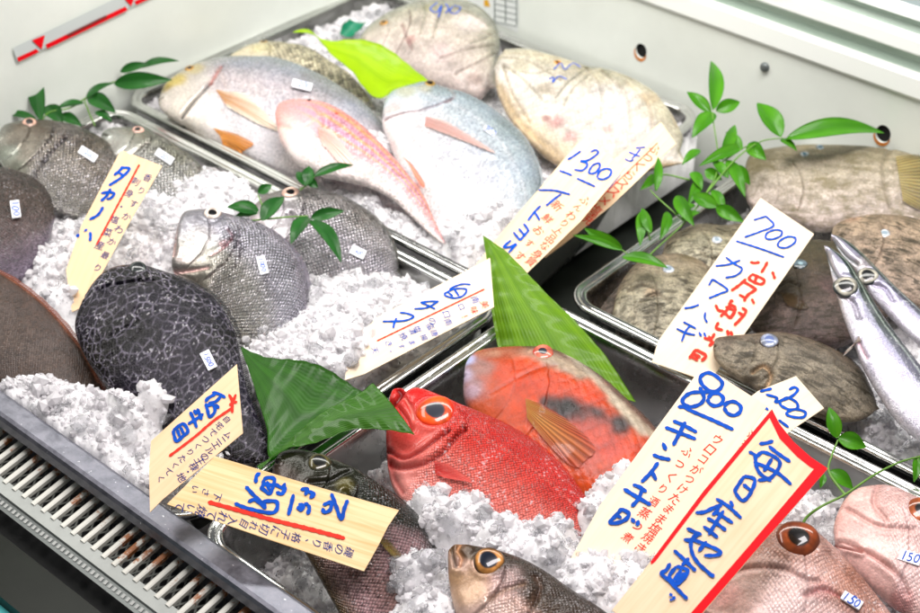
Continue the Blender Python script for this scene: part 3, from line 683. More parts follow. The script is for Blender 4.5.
    # fins: fan between base line (a,b) and outer edge polyline
    for fn in fins:
        nm, basep, outp, hc1, hc2, lift = fn[:6]
        bl = resample(pl.l(basep), np.linspace(0, 1, 36)); ol = resample(cr(pl.l(outp), 6), np.linspace(0, 1, 36)); nr = 16
        VV = []; UU = []; CC = []; z0, _ = surf(bl[18])
        for i in range(nr):
            f = i / (nr - 1); pts = bl * (1 - f) + ol * f
            for j in range(36):
                zz, _ = (0, 0); k = j / 35
                ed = 0.0008 * (j % 2) * f
                zs = surf(pts[j])[0] if f < 0.999 else surf(pts[j])[0]
                VV.append(pl.g([pts[j]], max(zs, z0 - 0.006 * f - 0.01 * f * f) + 0.0012 + lift * 0.001 * math.sin(f * math.pi * 0.6) + ed)[0]); UU.append((f * 0.04, k * 0.04))
                m = f + 0.15 * math.sin(k * 20); m = min(max(m, 0), 1); CC.append(np.array(hx(hc1)) * (1 - m) + np.array(hx(hc2)) * m)
        mk(nm, np.array(VV), gridfaces(nr, 36), M_FIN, root, True, np.array(UU), np.array(CC))
    if dfin:
        for df in (dfin if isinstance(dfin, list) else [dfin]):
            s0, s1, fh, hc = df[:4]; side = df[4] if len(df) > 4 else 1; E = T if side > 0 else B; n = 140
            uu = np.linspace(s0, s1, n); e = resample(T2 if side > 0 else B2, uu); cc2 = resample(ctr, np.linspace(0, 1, n)) 
            ci = np.stack([np.interp(uu, u, ctr[:, k]) for k in (0, 1)], 1); out = e - ci; out /= np.linalg.norm(out, axis=1)[:, None] + 1e-9
            tgt = np.gradient(e, axis=0); tgt /= np.linalg.norm(tgt, axis=1)[:, None] + 1e-9
            prof = fh * 0.001 * np.sin(np.linspace(0.05, math.pi * 0.97, n)) ** 0.45 * (0.80 + 0.2 * np.abs(np.sin(np.arange(n) * math.pi / 9)))
            VV = np.vstack([pl.g(e - out * 0.002, 0.001), pl.g(e + out * (prof * 0.5)[:, None] + tgt * (prof * 0.3)[:, None], 0.0015), pl.g(e + out * prof[:, None] + tgt * (prof * 0.8)[:, None], -0.001)])
            i = np.arange(n - 1); Fq = np.vstack([np.stack([i + k * n, i + 1 + k * n, i + 1 + (k + 1) * n, i + (k + 1) * n], 1) for k in (0, 1)])
            UU = np.vstack([np.stack([np.full(n, k * 0.004), uu * L], 1) for k in range(3)])
            mk('dorsal_fin' if side > 0 else 'anal_fin', VV, Fq, M_FIN, root, True, UU, np.tile(hx(hc), (3 * n, 1)))
    if scribble:
        zs = max(surf(q)[0] for st_ in scribble for q in pl.l(st_))
        lettering('blue_scribble', pl, scribble, 1.5, M_BLUE, root, lift=zs + 0.0006)
    if sticker:
        (cx_, cy_), wpx, hpx, ang, txt = sticker
        if hpx > wpx: wpx, hpx, ang = hpx, wpx, ang + 90
        u_ = np.array([math.cos(math.radians(ang)), math.sin(math.radians(ang))]); v_ = np.array([-u_[1], u_[0]])
        q0 = pl.l([(cx_, cy_)])[0]; zz, nn = surf(q0)
        sp_pl = Plane.__new__(Plane); sp_pl.o = pl.g([q0], zz + 0.0012)[0]; sp_pl.n = nn; sp_pl.e1 = _n(np.cross(np.array([0, 1.0, 0]), nn)); sp_pl.e2 = np.cross(nn, sp_pl.e1)
        cs = [np.array([cx_, cy_]) + u_ * a * wpx / 2 + v_ * b * hpx / 2 for a, b in ((-1, -1), (1, -1), (1, 1), (-1, 1))]
        Vq = sp_pl.g(sp_pl.l(cs), 0); Vq = np.vstack([Vq + nn * 0.0003, Vq - nn * 0.0012]); 
        so = mk('price_sticker', Vq, [[0, 1, 2, 3], [0, 4, 5, 1], [1, 5, 6, 2], [2, 6, 7, 3], [3, 7, 4, 0]], M_STICK, root, smooth=False)
        stp = np.array([cx_, cy_]); 
        w2 = writing('price_digits', sp_pl, [(txt, stp - u_ * wpx * 0.30, stp + u_ * wpx * 0.30, wpx * 0.60 / (len(txt) - 1) * 1.5)], M_BLUE, root, (u_[1], -u_[0]), lift=0.0008)
        so.location = so.location; w2.parent = so
    return root
def m_eye():
    t = NT('eye_surface'); at = t.n('ShaderNodeAttribute', attribute_name='Col').outputs['Color']
    t.set(Base_Color=at, Roughness=0.25, Specular_IOR_Level=0.2, Coat_Weight=0.7, Coat_Roughness=0.03); return t.m
def m_fin():
    t = NT('fin_membrane'); at = t.n('ShaderNodeAttribute', attribute_name='Col').outputs['Color']; uv = t.n('ShaderNodeUVMap', uv_map='UVMap').outputs[0]
    y = t.n('ShaderNodeSeparateXYZ', {0: uv}).outputs[1]; wv = t.math('SINE', t.math('MULTIPLY', y, 2800.0))
    f = t.ramp(wv, (-1, 1, 0.72, 1.15)); col = t.mix(1.0, at, t.n('ShaderNodeCombineColor', {0: f, 1: f, 2: f}).outputs[0], 'MULTIPLY')
    t.set(Base_Color=col, Roughness=0.35, Specular_IOR_Level=0.2, Coat_Weight=0.2, Coat_Roughness=0.08, Normal=t.bump(wv, 0.5, 0.0006), Subsurface_Weight=0.2, Subsurface_Scale=0.004, Alpha=t.ramp(wv, (-1, 1, 0.6, 0.9))); return t.m
M_EYE = m_eye(); M_FIN = m_fin()

# ------------------------------------------------------------------ fish materials
M_ALF = fish_mat('alfonsino_skin', 0.0021, 1.0, 0.5, 0.38, 0.28, 0.0, 0.8, 0.16, 40, fleck=0.35, glow=0.6, rnd=0.4)
M_PAR = fish_mat('parrotfish_skin', 0.009, 0.15, 0.15, 0.12, 0.3, 0.0, 0.7, 0.28, 60, wr=0.4)
M_SILV = fish_mat('silver_scaled_skin', 0.0036, 1.0, 0.9, 0.60, 0.18, 0.65, 0.8, 0.30, 55, sheen=('#b4b1c0', 0.15), fleck=0.4, wr=0.4, glow=0.5)
M_PALE = fish_mat('pale_bream_skin', 0.0030, 0.6, 0.45, 0.22, 0.25, 0.15, 0.7, 0.14, 40, sheen=('#a9b8d4', 0.2), fleck=0.3)
M_PINK = fish_mat('threadfin_skin', 0.0030, 0.6, 0.6, 0.25, 0.25, 0.05, 0.7, 0.10, 40, fleck=0.3)
M_DARKF = fish_mat('dark_brown_skin', 0.0026, 0.7, 0.9, 0.35, 0.25, 0.1, 0.7, 0.40, 50, fleck=0.2, wr=0.4)
M_NET = fish_mat('reticulated_skin', 0.0030, 0.2, 0.3, 0.1, 0.26, 0.0, 0.6, 0.30, 60, net=(0.0094, '#6a6572', 0.85), sheen=('#140e26', 0.5), fleck=0.3, wr=0.7, spec=0.10, wet=0.3)
M_FLAT = fish_mat('flatfish_skin', 0.0020, 0.35, 0.6, 0.2, 0.35, 0.0, 0.5, 0.35, 60, wr=0.3)
M_OLIVE = fish_mat('olive_scaled_skin', 0.0027, 1.0, 0.8, 0.6, 0.22, 0.2, 0.8, 0.2, 50, fleck=0.25)
M_CHUB = fish_mat('smooth_brown_skin', 0.0024, 0.5, 0.5, 0.22, 0.2, 0.15, 0.9, 0.15, 50, fleck=0.1)
M_BREAM = fish_mat('pink_head_skin', 0.0030, 0.5, 0.4, 0.2, 0.25, 0.12, 0.9, 0.30, 60, wr=0.6, fleck=0.4, sheen=('#f0dcdc', 0.35))
M_FILE = fish_mat('filefish_skin', 0.0014, 0.35, 0.4, 0.2, 0.40, 0.0, 0.6, 0.45, 70, rnd=0.8, dash=('#2a2416', 0.9, 1.1), wr=0.8)
M_FILE2 = fish_mat('striped_filefish_skin', 0.0014, 0.3, 0.3, 0.2, 0.40, 0.0, 0.5, 0.25, 60, rnd=0.8, wavy=(19.0, '#5c553c', 0.32), dash=('#5a5238', 0.5, 0.9), wr=0.5)
M_BARR = fish_mat('barracuda_skin', 0.0014, 0.3, 0.5, 0.15, 0.16, 0.35, 0.9, 0.12, 40, sheen=('#a79cc0', 0.25), fleck=0.3)
M_WRAP = fish_mat('wrapped_fish_skin', 0.005, 0.2, 0.3, 0.1, 0.3, 0.0, 1.0, 0.35, 30, wrap=1.0)

# ------------------------------------------------------------------ back tray (left): breams and threadfin
fish('sea_bream', 'yellow-nosed silver bream with open gill slit along the front rim of the back tray', 'bream',
     [(158,101),(166,85),(186,70),(209,62),(228,59),(251,59),(274,60),(297,67),(320,77),(342,90),(362,104),(380,122),(392,140)],
     [(158,101),(162,110),(175,120),(190,127),(210,138),(240,154),(270,168),(300,180),(340,186),(385,172)],
     alb=0.68, lat=(0.45,'#7c7c80',0.5), mouth=(-0.2,0.05,1.2,'#6c5a50'), dfin=(0.32,0.95,5,'#a8a69c'), h=0.012, t=0.25, ratio=0.30, mat=M_PALE, head=0.26,
     grad=[(1,'#9aa39a'),(0.6,'#a9a9b0'),(0.25,'#d8ccd0'),(-0.3,'#f0e6e4'),(-1,'#f4ece8')],
     snout=[(0.16,0.30,'#d9d2bd',0.6)], spots=[(176,86,14,'#d4bd52',0.8),(168,92,8,'#c9b04a',0.7),(195,76,12,'#cdbb72',0.6),(166,108,9,'#e9dfd6',0.8),(205,90,9,'#e6e0d6',.5)],
     lines=[((c(150,0,[(100,372),(135,340),(170,310),(190,290)])),1.6,'#1c1214',0.95,3.0),(c(150,0,[(190,290),(205,262),(220,235)]),2.4,'#c2503c',0.7,1.5),
            (c(150,0,[(215,240),(240,330),(215,370)]),3,'#e2cfc8',0.4,0.8)],
     eye=(190.5,75.5,5.2,'#b98a3a','#14110d',0.55,'#8c6a30'),
     fins=[('pectoral_fin',c(150,0,[(205,315),(225,345)]),c(150,0,[(300,335),(400,440),(330,420),(240,370)]),'#c98a4a','#eadcc8',1.5),
           ('pelvic_fin',c(150,0,[(195,415),(215,435)]),c(150,0,[(265,440),(320,470),(280,476),(225,452)]),'#d98a1c','#c87a10',1)],
     sticker=((302,85),20,7.5,14,'1200'))
fish('sea_bream', 'bream lying behind the yellow-nosed bream, partly under the lime leaf', 'bream',
     [(225,62),(235,54),(250,47),(270,44),(290,46),(313,52),(333,65),(350,76),(365,92),(372,104)],
     [(225,62),(235,80),(270,100),(320,112),(365,112)], gill=(0.27,1.6,'#7c6a58',0.6), h=0.003, t=0.15, ratio=0.35, mat=fish_mat('coarse_bream_skin', 0.0058, 0.9, 0.9, 0.6, 0.25, 0.2, 0.5, 0.15, 40), head=0.30,
     grad=[(1,'#a8a284'),(0.3,'#c9bfa2'),(-1,'#d8cfc2')], spots=[(262,58,14,'#c9c192',0.6)], eye=(264,48.5,4.5,'#a8863e','#17130c',0.55,'#7c6230'))
fish('threadfin_bream', 'pink threadfin bream with yellow stripes between two silver breams', 'threadfin',
     [(275,113),(280,104),(297,101),(316,103),(336,110),(359,125),(378,142),(395,160),(411,179),(424,197),(432,215),(440,232),(446,242)],
     [(275,113),(277,128),(283,146),(298,163),(320,174),(345,180),(368,186),(390,197),(409,214),(428,232),(441,243)],
     alb=0.8, h=0.030, t=0.25, ratio=0.42, mat=M_PINK, head=0.28,
     grad=[(1,'#ec8f86'),(0.6,'#e89c9e'),(0.25,'#e0a4b4'),(0.0,'#e8b4bc'),(-0.4,'#f4dcd8'),(-1,'#f6eae6')],
     stripes=[(0.72,0.05,'#e7b45c',0.7),(0.38,0.05,'#e9b860',0.75),(0.08,0.05,'#e6bc70',0.6),(0.55,0.06,'#b889b8',0.5),(0.22,0.06,'#c394bc',0.5),(-0.18,0.05,'#d4a0b0',0.4)],
     snout=[(0.05,0.26,'#f0988e',0.85)], spots=[(283,140,12,'#f2dcd4',0.5),(337,122,2.6,'#e0281c',0.95)],
     lines=[(c(150,0,[(395,400),(450,425),(505,400),(520,372)]),2.2,'#f6c9b4',0.5,1.0),(c(150,0,[(505,350),(530,400),(520,450)]),2.0,'#d88078',0.4,1.2)],
     eye=(309.5,107,3.0,'#9a6a62','#181014',0.6,'#d88a80'),
     fins=[('pectoral_fin',c(150,0,[(515,425),(520,455)]),c(150,0,[(560,440),(625,520),(590,530),(530,480)]),'#f0b4a4','#f6d8cc',1),
           ('anal_fin',[(403,158),(409,166)],[(412,166),(424,184),(423,190),(414,178)],'#e88a3a','#e0663c',1)])
fish('sea_bream', 'large silver white bream with pinkish pectoral fin at the right of the back tray', 'bream',
     [(382,118),(385,102),(393,92),(413,86),(427,84),(447,90),(467,96),(486,106),(506,121),(523,138),(534,158),(541,180),(540,205),(532,230)],
     [(382,118),(383,128),(388,140),(395,160),(405,185),(420,215),(440,240),(470,258),(505,258)],
     alb=0.72, lat=(0.5,'#8a929a',0.5), mouth=(-0.3,0.06,1.2,'#6c5048'), dfin=(0.30,0.92,5,'#9aa4a8'), h=0.018, t=0.25, ratio=0.27, mat=M_PALE, head=0.24,
     grad=[(1,'#8fa0a2'),(0.75,'#a9b9be'),(0.4,'#cdd6dc'),(0.0,'#e8e6ea'),(-1,'#f2eae8')], stripes=[(0.55,0.04,'#eef2f6',0.5),(0.85,0.05,'#76868a',0.4)],
     spots=[(405,98,13,'#c3c2a0',0.7),(425,96,10,'#c9bd8e',0.5),(392,116,10,'#d8c6c0',0.6),(388,150,10,'#e9c4c0',0.5),(414,194,7,'#e0502c',0.8)],
     lines=[(c(300,0,[(302,440),(360,432),(430,425),(490,405),(540,378)],3.54),1.5,'#7c3a38',0.85,2.2),(c(300,0,[(530,330),(545,370),(520,400)],3.54),2,'#b9a9a4',0.5,1.0)],
     eye=(430,89.5,6.0,'#b08a3a','#100f12',0.6,'#6c5a36'),
     fins=[('pectoral_fin',c(300,0,[(445,455),(440,490)],3.54),c(300,0,[(500,470),(600,530),(690,592),(600,560),(480,510)],3.54),'#c9948a','#dcb8ae',1.2)],
     sticker=((490,131),13,5,35,'900'))
fish('grouper_head', 'plastic wrapped pale grouper with blue handwritten 920 at the back of the tray', 'fish',
     [(355,50),(362,36),(375,24),(393,14),(421,6),(447,4),(470,8),(486,17),(497,31),(500,50),(496,72)],
     [(355,50),(370,62),(395,70),(425,80),(455,90),(478,97),(490,88)], alb=0.62, gill=(0.30,2.0,'#6c4c44',0.6), mouth=(0.0,0.10,1.6,'#5c4038'), h=0.02, t=0.2, ratio=0.42, mat=M_WRAP, head=0.2,
     grad=[(1,'#8f9484'),(0.5,'#aaa790'),(0.0,'#d8ccbc'),(-1,'#e8d6cf')],
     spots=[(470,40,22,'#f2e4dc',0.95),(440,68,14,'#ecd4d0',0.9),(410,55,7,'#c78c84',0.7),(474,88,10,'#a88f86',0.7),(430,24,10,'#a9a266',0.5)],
     lines=[([(402,40),(407,52),(412,62)],2,'#8a5a58',0.6,2),([(500,45),(470,30),(440,22)],1.2,'#b4b09c',0.5,1.6),([(500,48),(465,48),(430,45)],1.2,'#c4bcac',0.5,1.8),([(498,55),(470,64),(440,72)],1.2,'#8f8578',0.6,1.8),([(498,60),(478,75),(455,84)],1.2,'#7c7268',0.6,1.6),([(499,40),(488,25),(470,12)],1.2,'#77765c',0.6,1.6),([(420,10),(425,30),(420,50)],1.4,'#777a64',0.5,1),([(445,8),(440,30),(432,55)],1.4,'#777a64',0.5,1),([(470,60),(485,52),(497,40)],1.6,'#8f8a78',0.6,1),([(465,66),(485,60),(497,52)],1.4,'#9a9484',0.6,1)],
     eye=(384,35.5,5.0,'#b5853c','#1b160f',0.5,'#84683a'), scribble=[[(437,21),(430,27),(436,31),(441,24),(438,36)],[(445,22),(448,27),(445,32)],[(452,25),(449,30),(455,32),(460,26),(453,24)]])
fish('wrapped_fish_head', 'plastic wrapped white fish head with blue scribble beside the back wall', 'fish',
     [(493,70),(499,58),(505,51),(508,50.5),(530,51),(556,58),(583,67),(609,72),(635,82),(656,95),(659,98),(671,114),(681,133),(683,140),(680,152)],
     [(494,68),(498,95),(511,121),(530,143),(550,160),(580,172),(620,174),(660,168)], alb=0.62, h=0.028, t=0.25, ratio=0.26, mat=M_WRAP, head=0.1,
     grad=[(1,'#cbc4a2'),(0.6,'#d8cfb4'),(0.2,'#efe6d6'),(-0.5,'#f4ece2'),(-1,'#e4c79c')],
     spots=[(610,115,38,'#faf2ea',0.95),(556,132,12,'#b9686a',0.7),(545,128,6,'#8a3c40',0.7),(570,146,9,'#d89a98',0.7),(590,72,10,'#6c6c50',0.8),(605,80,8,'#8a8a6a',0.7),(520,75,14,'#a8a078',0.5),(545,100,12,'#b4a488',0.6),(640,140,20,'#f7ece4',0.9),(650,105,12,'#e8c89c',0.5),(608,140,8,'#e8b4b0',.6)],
     lines=[([(520,80),(535,82),(550,78)],1.6,'#9a9478',0.5,1),([(500,62),(530,70),(560,90)],1.4,'#a49c80',0.5,1.8),([(502,70),(525,90),(545,112)],1.4,'#a49c80',0.5,1.8),([(505,60),(545,62),(585,74)],1.4,'#b4ac90',0.5,1.6),([(585,75),(600,100),(600,130)],1.4,'#cfc4b4',0.5,1.8),([(600,78),(625,105),(630,140)],1.4,'#cfc0b0',0.5,1.8),([(625,90),(648,115),(652,150)],1.4,'#d0b89c',0.5,1.6),([(503,72),(512,100),(530,130)],1.4,'#b8a680',0.5,1.6),([(555,108),(565,95),(582,78)],1.4,'#7c7a66',0.7,1),([(563,116),(572,100),(588,84)],1.2,'#8a8872',0.6,1),
            ([(500,90),(515,120),(535,142),(555,158)],3,'#e2c08c',0.6,1),([(650,84),(668,108),(676,130)],3,'#e6c9a0',0.6,1)],
     eye=(557,70,4.4,'#c78a3e','#4a3018',0.45,'#c9b894'), scribble=[[(553,80),(560,74),(564,80),(572,74),(580,78)],[(548,90),(553,88),(552,93),(558,87),(566,90)]])

# ------------------------------------------------------------------ front left tray
fish('knifejaw', 'dark brown fish cut off at the left edge, above the flat brown flounder', 'fish',
     [(-75,230),(-40,188),(-5,172),(15,173),(38,183),(51,198),(55,216)], [(-75,232),(-40,272),(-5,286),(20,280),(42,258),(55,218)], h=0.035, t=0.2, ratio=0.32, mat=M_DARKF, head=0.1,
     grad=[(1,'#2a201c'),(0.0,'#3a2c26'),(-0.5,'#4a3c3c'),(-1,'#6c6070')], sticker=((15.5,209),9,17,-8,'100'))
fish('morwong', 'grey brown fish head with pale face at the left, below the dark sprig', 'fish',
     [(-6,142),(3,128),(15,124),(35,122),(60,124),(85,131),(105,143),(118,160),(125,182),(118,203)], [(-6,142),(0,162),(15,182),(45,205),(80,218),(108,216)],
     gill=(0.34,2.0,'#241a14',0.7), mouth=(-0.25,0.09,1.6,'#2c221c'), h=0.020, t=0.25, ratio=0.36, mat=M_SILV, head=0.36, grad=[(1,'#4b4236'),(0.5,'#5d5346'),(0.0,'#847c70'),(-1,'#8e8a80')],
     snout=[(0.04,0.20,'#a9ada4',0.85)], spots=[(10,160,14,'#9aa296',0.7),(85,150,16,'#4a3f35',0.6),(20,175,12,'#7f8476',.6)],
     lines=[([(45,172),(52,163),(60,155),(66,148)],2.4,'#1f1411',0.9,2.2),([(33,190),(40,180),(48,170)],2,'#3c2e26',0.6,1)], eye=(30.5,130,7.4,'#c9a08c','#0c0b0c',0.52,'#6d5248'),
     dfin=(0.4,0.9,5,'#4c4236'), sticker=((88,154),19,8,32,'1200'))
fish('morwong', 'grey fish behind the tall katakana card with its eye by the tray corner', 'fish',
     [(101,135),(110,129),(135,129),(155,134),(175,146),(190,158),(205,175),(216,196)], [(101,135),(104,148),(115,172),(135,197),(170,212),(205,212)],
     gill=(0.34,1.6,'#3a302a',0.6), mouth=(-0.2,0.09,1.4,'#3c322c'), h=0.012, t=0.25, ratio=0.36, mat=M_SILV, head=0.35, grad=[(1,'#5b5c50'),(0.5,'#7d7c6e'),(0.0,'#9a9a92'),(-1,'#a9a9a4')],
     snout=[(0.05,0.24,'#a8aca6',0.7)], lines=[([(128,165),(138,158),(148,150)],2,'#4a3a32',0.6,1.4)], eye=(138.5,135.3,6.2,'#d0a494','#0d0c0d',0.5,'#b48c80'),
     dfin=(0.35,0.95,4,'#5c5c50'), sticker=((164.5,156.5),19,7.5,33,'1200'))
fish('flounder', 'flat smooth brown flounder at the left edge behind the front rail', 'flounder',
     [(-70,262),(-30,262),(0,272),(20,284),(40,300),(60,320),(75,338),(90,358),(100,381),(112,403),(128,424),(138,446)], [(-70,262),(-60,330),(-20,372),(20,388),(60,396),(100,402),(120,424),(134,448)],
     h=0.024, t=0.42, ratio=0.13, mat=M_FLAT, head=0.1, grad=[(1,'#4c2d20'),(0.9,'#3c2a20'),(0.0,'#42332a'),(-1,'#3a2c24')], dfin=(0.05,0.98,4,'#7c4430'),
     lines=[([(2,274),(22,287),(42,303),(62,324),(82,351),(98,382)],1.6,'#8c5238',0.7,0.6)])
fish('spotted_knifejaw', 'black fish with pale net pattern behind the star arrow card', 'fish',
     [(84,302),(92,286),(108,271),(130,266),(153,269),(183,280),(202,290),(215,300),(225,313),(235,333),(241,360),(248,391),(258,417),(267,440),(268,455)],
     [(84,302),(75,325),(82,350),(100,378),(125,402),(155,425),(190,448),(225,463),(255,462)], mouth=(0.0,0.05,1.4,'#060607'), gill=(0.32,0.6,'#060607',0.5), h=0.040, t=0.35, ratio=0.30, mat=M_NET, head=-0.2,
     alb=0.38, grad=[(1,'#17171a'),(0.3,'#201c26'),(0.0,'#2a2433'),(-0.4,'#222022'),(-1,'#242018')], spots=[(125,283,22,'#131516',0.7),(85,300,10,'#20201e',0.7),(138,345,22,'#0e0d10',0.9),(170,330,20,'#2e2740',0.4),(100,322,10,'#3b3340',0.6),(160,375,20,'#352e24',0.5)],
     lines=[(c(0,150,[(300,450),(350,440),(420,428),(470,425)]),1.3,'#0a0a0b',0.9,2.2),(c(0,300,[(345,140),(380,120),(415,100),(420,60)]),2,'#0c0c0e',0.6,1.5)],
     eye=(138.5,274,7.0,'#3b4240','#1a1f20',0.6,'#101212'), dfin=[(0.3,0.97,7,'#17171a')], sticker=((208.5,360),10,19,-27,'1500'))
fish('grunt', 'silver fish with bloody gill beside the ice in the front left tray', 'fish',
     [(175,248),(179,222),(187,213),(210,211),(232,216),(255,223),(275,233),(290,247),(302,265),(308,288),(307,312),(302,345),(292,375)],
     [(175,248),(172,270),(185,279),(200,289),(213,305),(226,330),(240,355),(255,380),(272,392)], gill=(0.31,2.0,'#4c3038',0.6), mouth=(0.1,0.05,1.4,'#6a4a4a'), lat=(0.5,'#5c5866',0.5), h=0.022, t=0.30, ratio=0.32, mat=M_SILV, head=0.30,
     grad=[(1,'#6a6470'),(0.6,'#8c8a94'),(0.2,'#a19ea8'),(-0.2,'#98958f'),(-0.7,'#8a867c'),(-1,'#7c776c')],
     snout=[(0.06,0.27,'#8e8c8e',0.7)], spots=[(200,245,14,'#a9a4a2',0.6),(185,262,10,'#b8a9a6',0.6),(224,254,5,'#8e4a50',0.5),(231,250,3.5,'#3c0f16',0.9)],
     lines=[(c(0,150,[(560,190),(545,240),(540,290),(535,340)]),1.8,'#d8b4b0',0.7,1.5),(c(0,150,[(650,350),(680,335),(715,300),(700,270)]),1.5,'#7c2c36',0.5,1.0),(c(0,150,[(535,380),(590,385),(640,385)]),2,'#c99c98',0.7,1.2),
            (c(0,150,[(720,290),(740,340),(720,390)]),2,'#5d5558',0.5,1.6)],
     eye=(213,220,8.2,'#d9c9bd','#0c0c10',0.50,'#6e625e'), dfin=(0.35,0.9,5,'#6c6672'), sticker=((262.5,265),8.5,18,-14,'1000'))
fish('grunt', 'silver fish under the small green sprig against the tray wall', 'fish',
     [(248,214),(258,202),(270,195),(290,190),(320,192),(345,199),(370,215),(385,230),(395,250),(398,272)], [(248,214),(256,232),(272,252),(290,275),(320,290),(360,300),(392,290)],
     gill=(0.30,1.8,'#4c4042',0.6), lat=(0.5,'#55525a',0.5), h=0.006, t=0.30, ratio=0.32, mat=M_SILV, head=0.32, grad=[(1,'#5c5a54'),(0.5,'#7e7a78'),(0.0,'#a09aa0'),(-1,'#b8b2b4')],
     snout=[(0.05,0.2,'#b4a6a6',0.6)], lines=[([(290,222),(298,232),(296,246)],2,'#6a5a5c',0.5,1.6)], eye=(291,199.5,8.2,'#dfb9a6','#0c0b0e',0.5,'#b98c7c'), dfin=(0.35,0.97,5,'#55534e'),
     sticker=((358,252),15,9,26,'1400'))

# ------------------------------------------------------------------ front middle tray
fish('alfonsino', 'bright red alfonsino with huge orange eye, its tail in the crushed ice', 'red fish',
     [(390,397),(394,390),(401,388.5),(407,392),(411,390),(419,388.5),(435,394),(455,403),(472,410),(497,421),(523,436),(543,451),(562,469),(578,490),(588,507),(593,525)],
     [(390,397),(389,406),(386,430),(389,475),(401,502),(425,527),(460,547),(500,556),(540,550),(575,540)],
     alb=0.80, lat=(0.45,'#f0a090',0.4), h=0.020, t=0.40, ratio=0.36, mat=M_ALF, head=0.34, lean=(-0.05,-0.05),
     grad=[(1,'#c31a1a'),(0.75,'#d32a26'),(0.4,'#dc4038'),(0.0,'#e0655a'),(-0.5,'#e27e74'),(-1,'#e79a90')],
     snout=[(0.10,0.36,'#d2211f',0.85)], spots=[(400,450,22,'#d02a25',0.6),(470,440,14,'#d84a40',0.4),(404,395,6,'#b31512',0.6),(555,505,16,'#c9302c',0.5)],
     lines=[(c(360,330,[(120,190),(128,205),(118,225),(105,235)]),2.2,'#5a0808',0.85,3.0),(c(360,330,[(95,230),(120,255),(150,300),(160,330)]),1.5,'#a81412',0.6,1.4),(c(360,330,[(140,225),(160,260),(170,300)]),1.4,'#e89080',0.5,1.0),
            (c(360,330,[(85,380),(135,415),(185,400),(235,365),(275,340)]),1.3,'#8f0f10',0.8,2.2),(c(360,330,[(95,420),(130,442),(200,435),(260,402),(290,365),(325,330)]),1.8,'#8a0c0e',0.75,2.8),
            (c(360,330,[(325,330),(335,300),(300,250)]),2.5,'#b01c18',0.4,1.2),([(391,467),(396,483),(404,497)],2.0,'#9c1414',0.5,1.2)],
     eye=(436.5,419.5,15.2,'#f0561c','#34363f',0.50,'#d02a14'), 
     fins=[('pectoral_fin',c(360,330,[(232,435),(238,475)]),c(360,330,[(280,450),(350,503),(320,500),(260,488)]),'#c81e1c','#e0554c',2.5)],
     dfin=(0.38,0.96,4,'#a81414'))
fish('parrotfish', 'orange and black parrotfish with pale lilac lips in front of the tall green leaf', 'fish',
     [(464,380),(466,364),(473,355),(482,351),(500,348.5),(523,348),(549,350),(569,358),(588,369),(608,384),(627,402),(644,418),(662,438),(680,462)],
     [(464,380),(463,392),(466,405),(474,418),(495,440),(525,465),(560,490),(600,510),(640,515),(672,500)],
     alb=0.62, gill=(0.35,0.9,'#8c3c20',0.4), mouth=(-0.05,0.035,1.6,'#5c4a5c'), h=-0.006, t=0.36, ratio=0.36, mat=M_PAR, head=0.3,
     grad=[(1,'#6d5044'),(0.86,'#7c5c50'),(0.74,'#c9b49a'),(0.62,'#c2a890'),(0.5,'#dc4c0c'),(0.1,'#e8440a'),(-0.1,'#e84a0e'),(-1,'#e05a2c')],
     snout=[(0.10,0.32,'#c86038',0.75),(0.05,0.13,'#b9a0a8',0.8)],
     spots=[(476,375,17,'#a8847c',0.8),(474,395,14,'#a4868c',0.8),(468,364,8,'#c4d0ff',0.95),(466,380,8,'#e0d0ec',0.9),(471,397,7,'#c8a8b8',0.8),(478,352,4,'#d0802c',0.8),(520,380,22,'#e4480e',0.75),(510,356,12,'#b4502c',0.6),
            (565,420,16,'#0c0606',1.0),(590,428,17,'#0e0606',1.0),(616,434,14,'#140a08',1.0),(548,414,11,'#1c0e0c',0.95),(590,402,16,'#f0440a',0.8),(556,396,14,'#ec480c',0.7),(590,452,24,'#e25236',0.75),(610,460,14,'#e0452c',0.7)],
     lines=[(c(360,330,[(640,90),(700,150),(760,215),(820,290),(860,340)]),4.5,'#d9cbb4',0.75,0.4),(c(360,330,[(400,220),(470,185),(540,150),(600,140)]),1.5,'#b8421c',0.5,0.6)],
     eye=(542.5,361,8.6,'#d4705a','#14202c',0.42,'#b02a18'),
     fins=[('pectoral_fin',c(360,330,[(505,245),(510,305)]),c(360,330,[(560,270),(640,320),(718,398),(690,430),(655,452),(590,400),(540,345)]),'#b88440','#a8442a',0.6)], dfin=(0.4,0.95,4,'#5c4a44'))
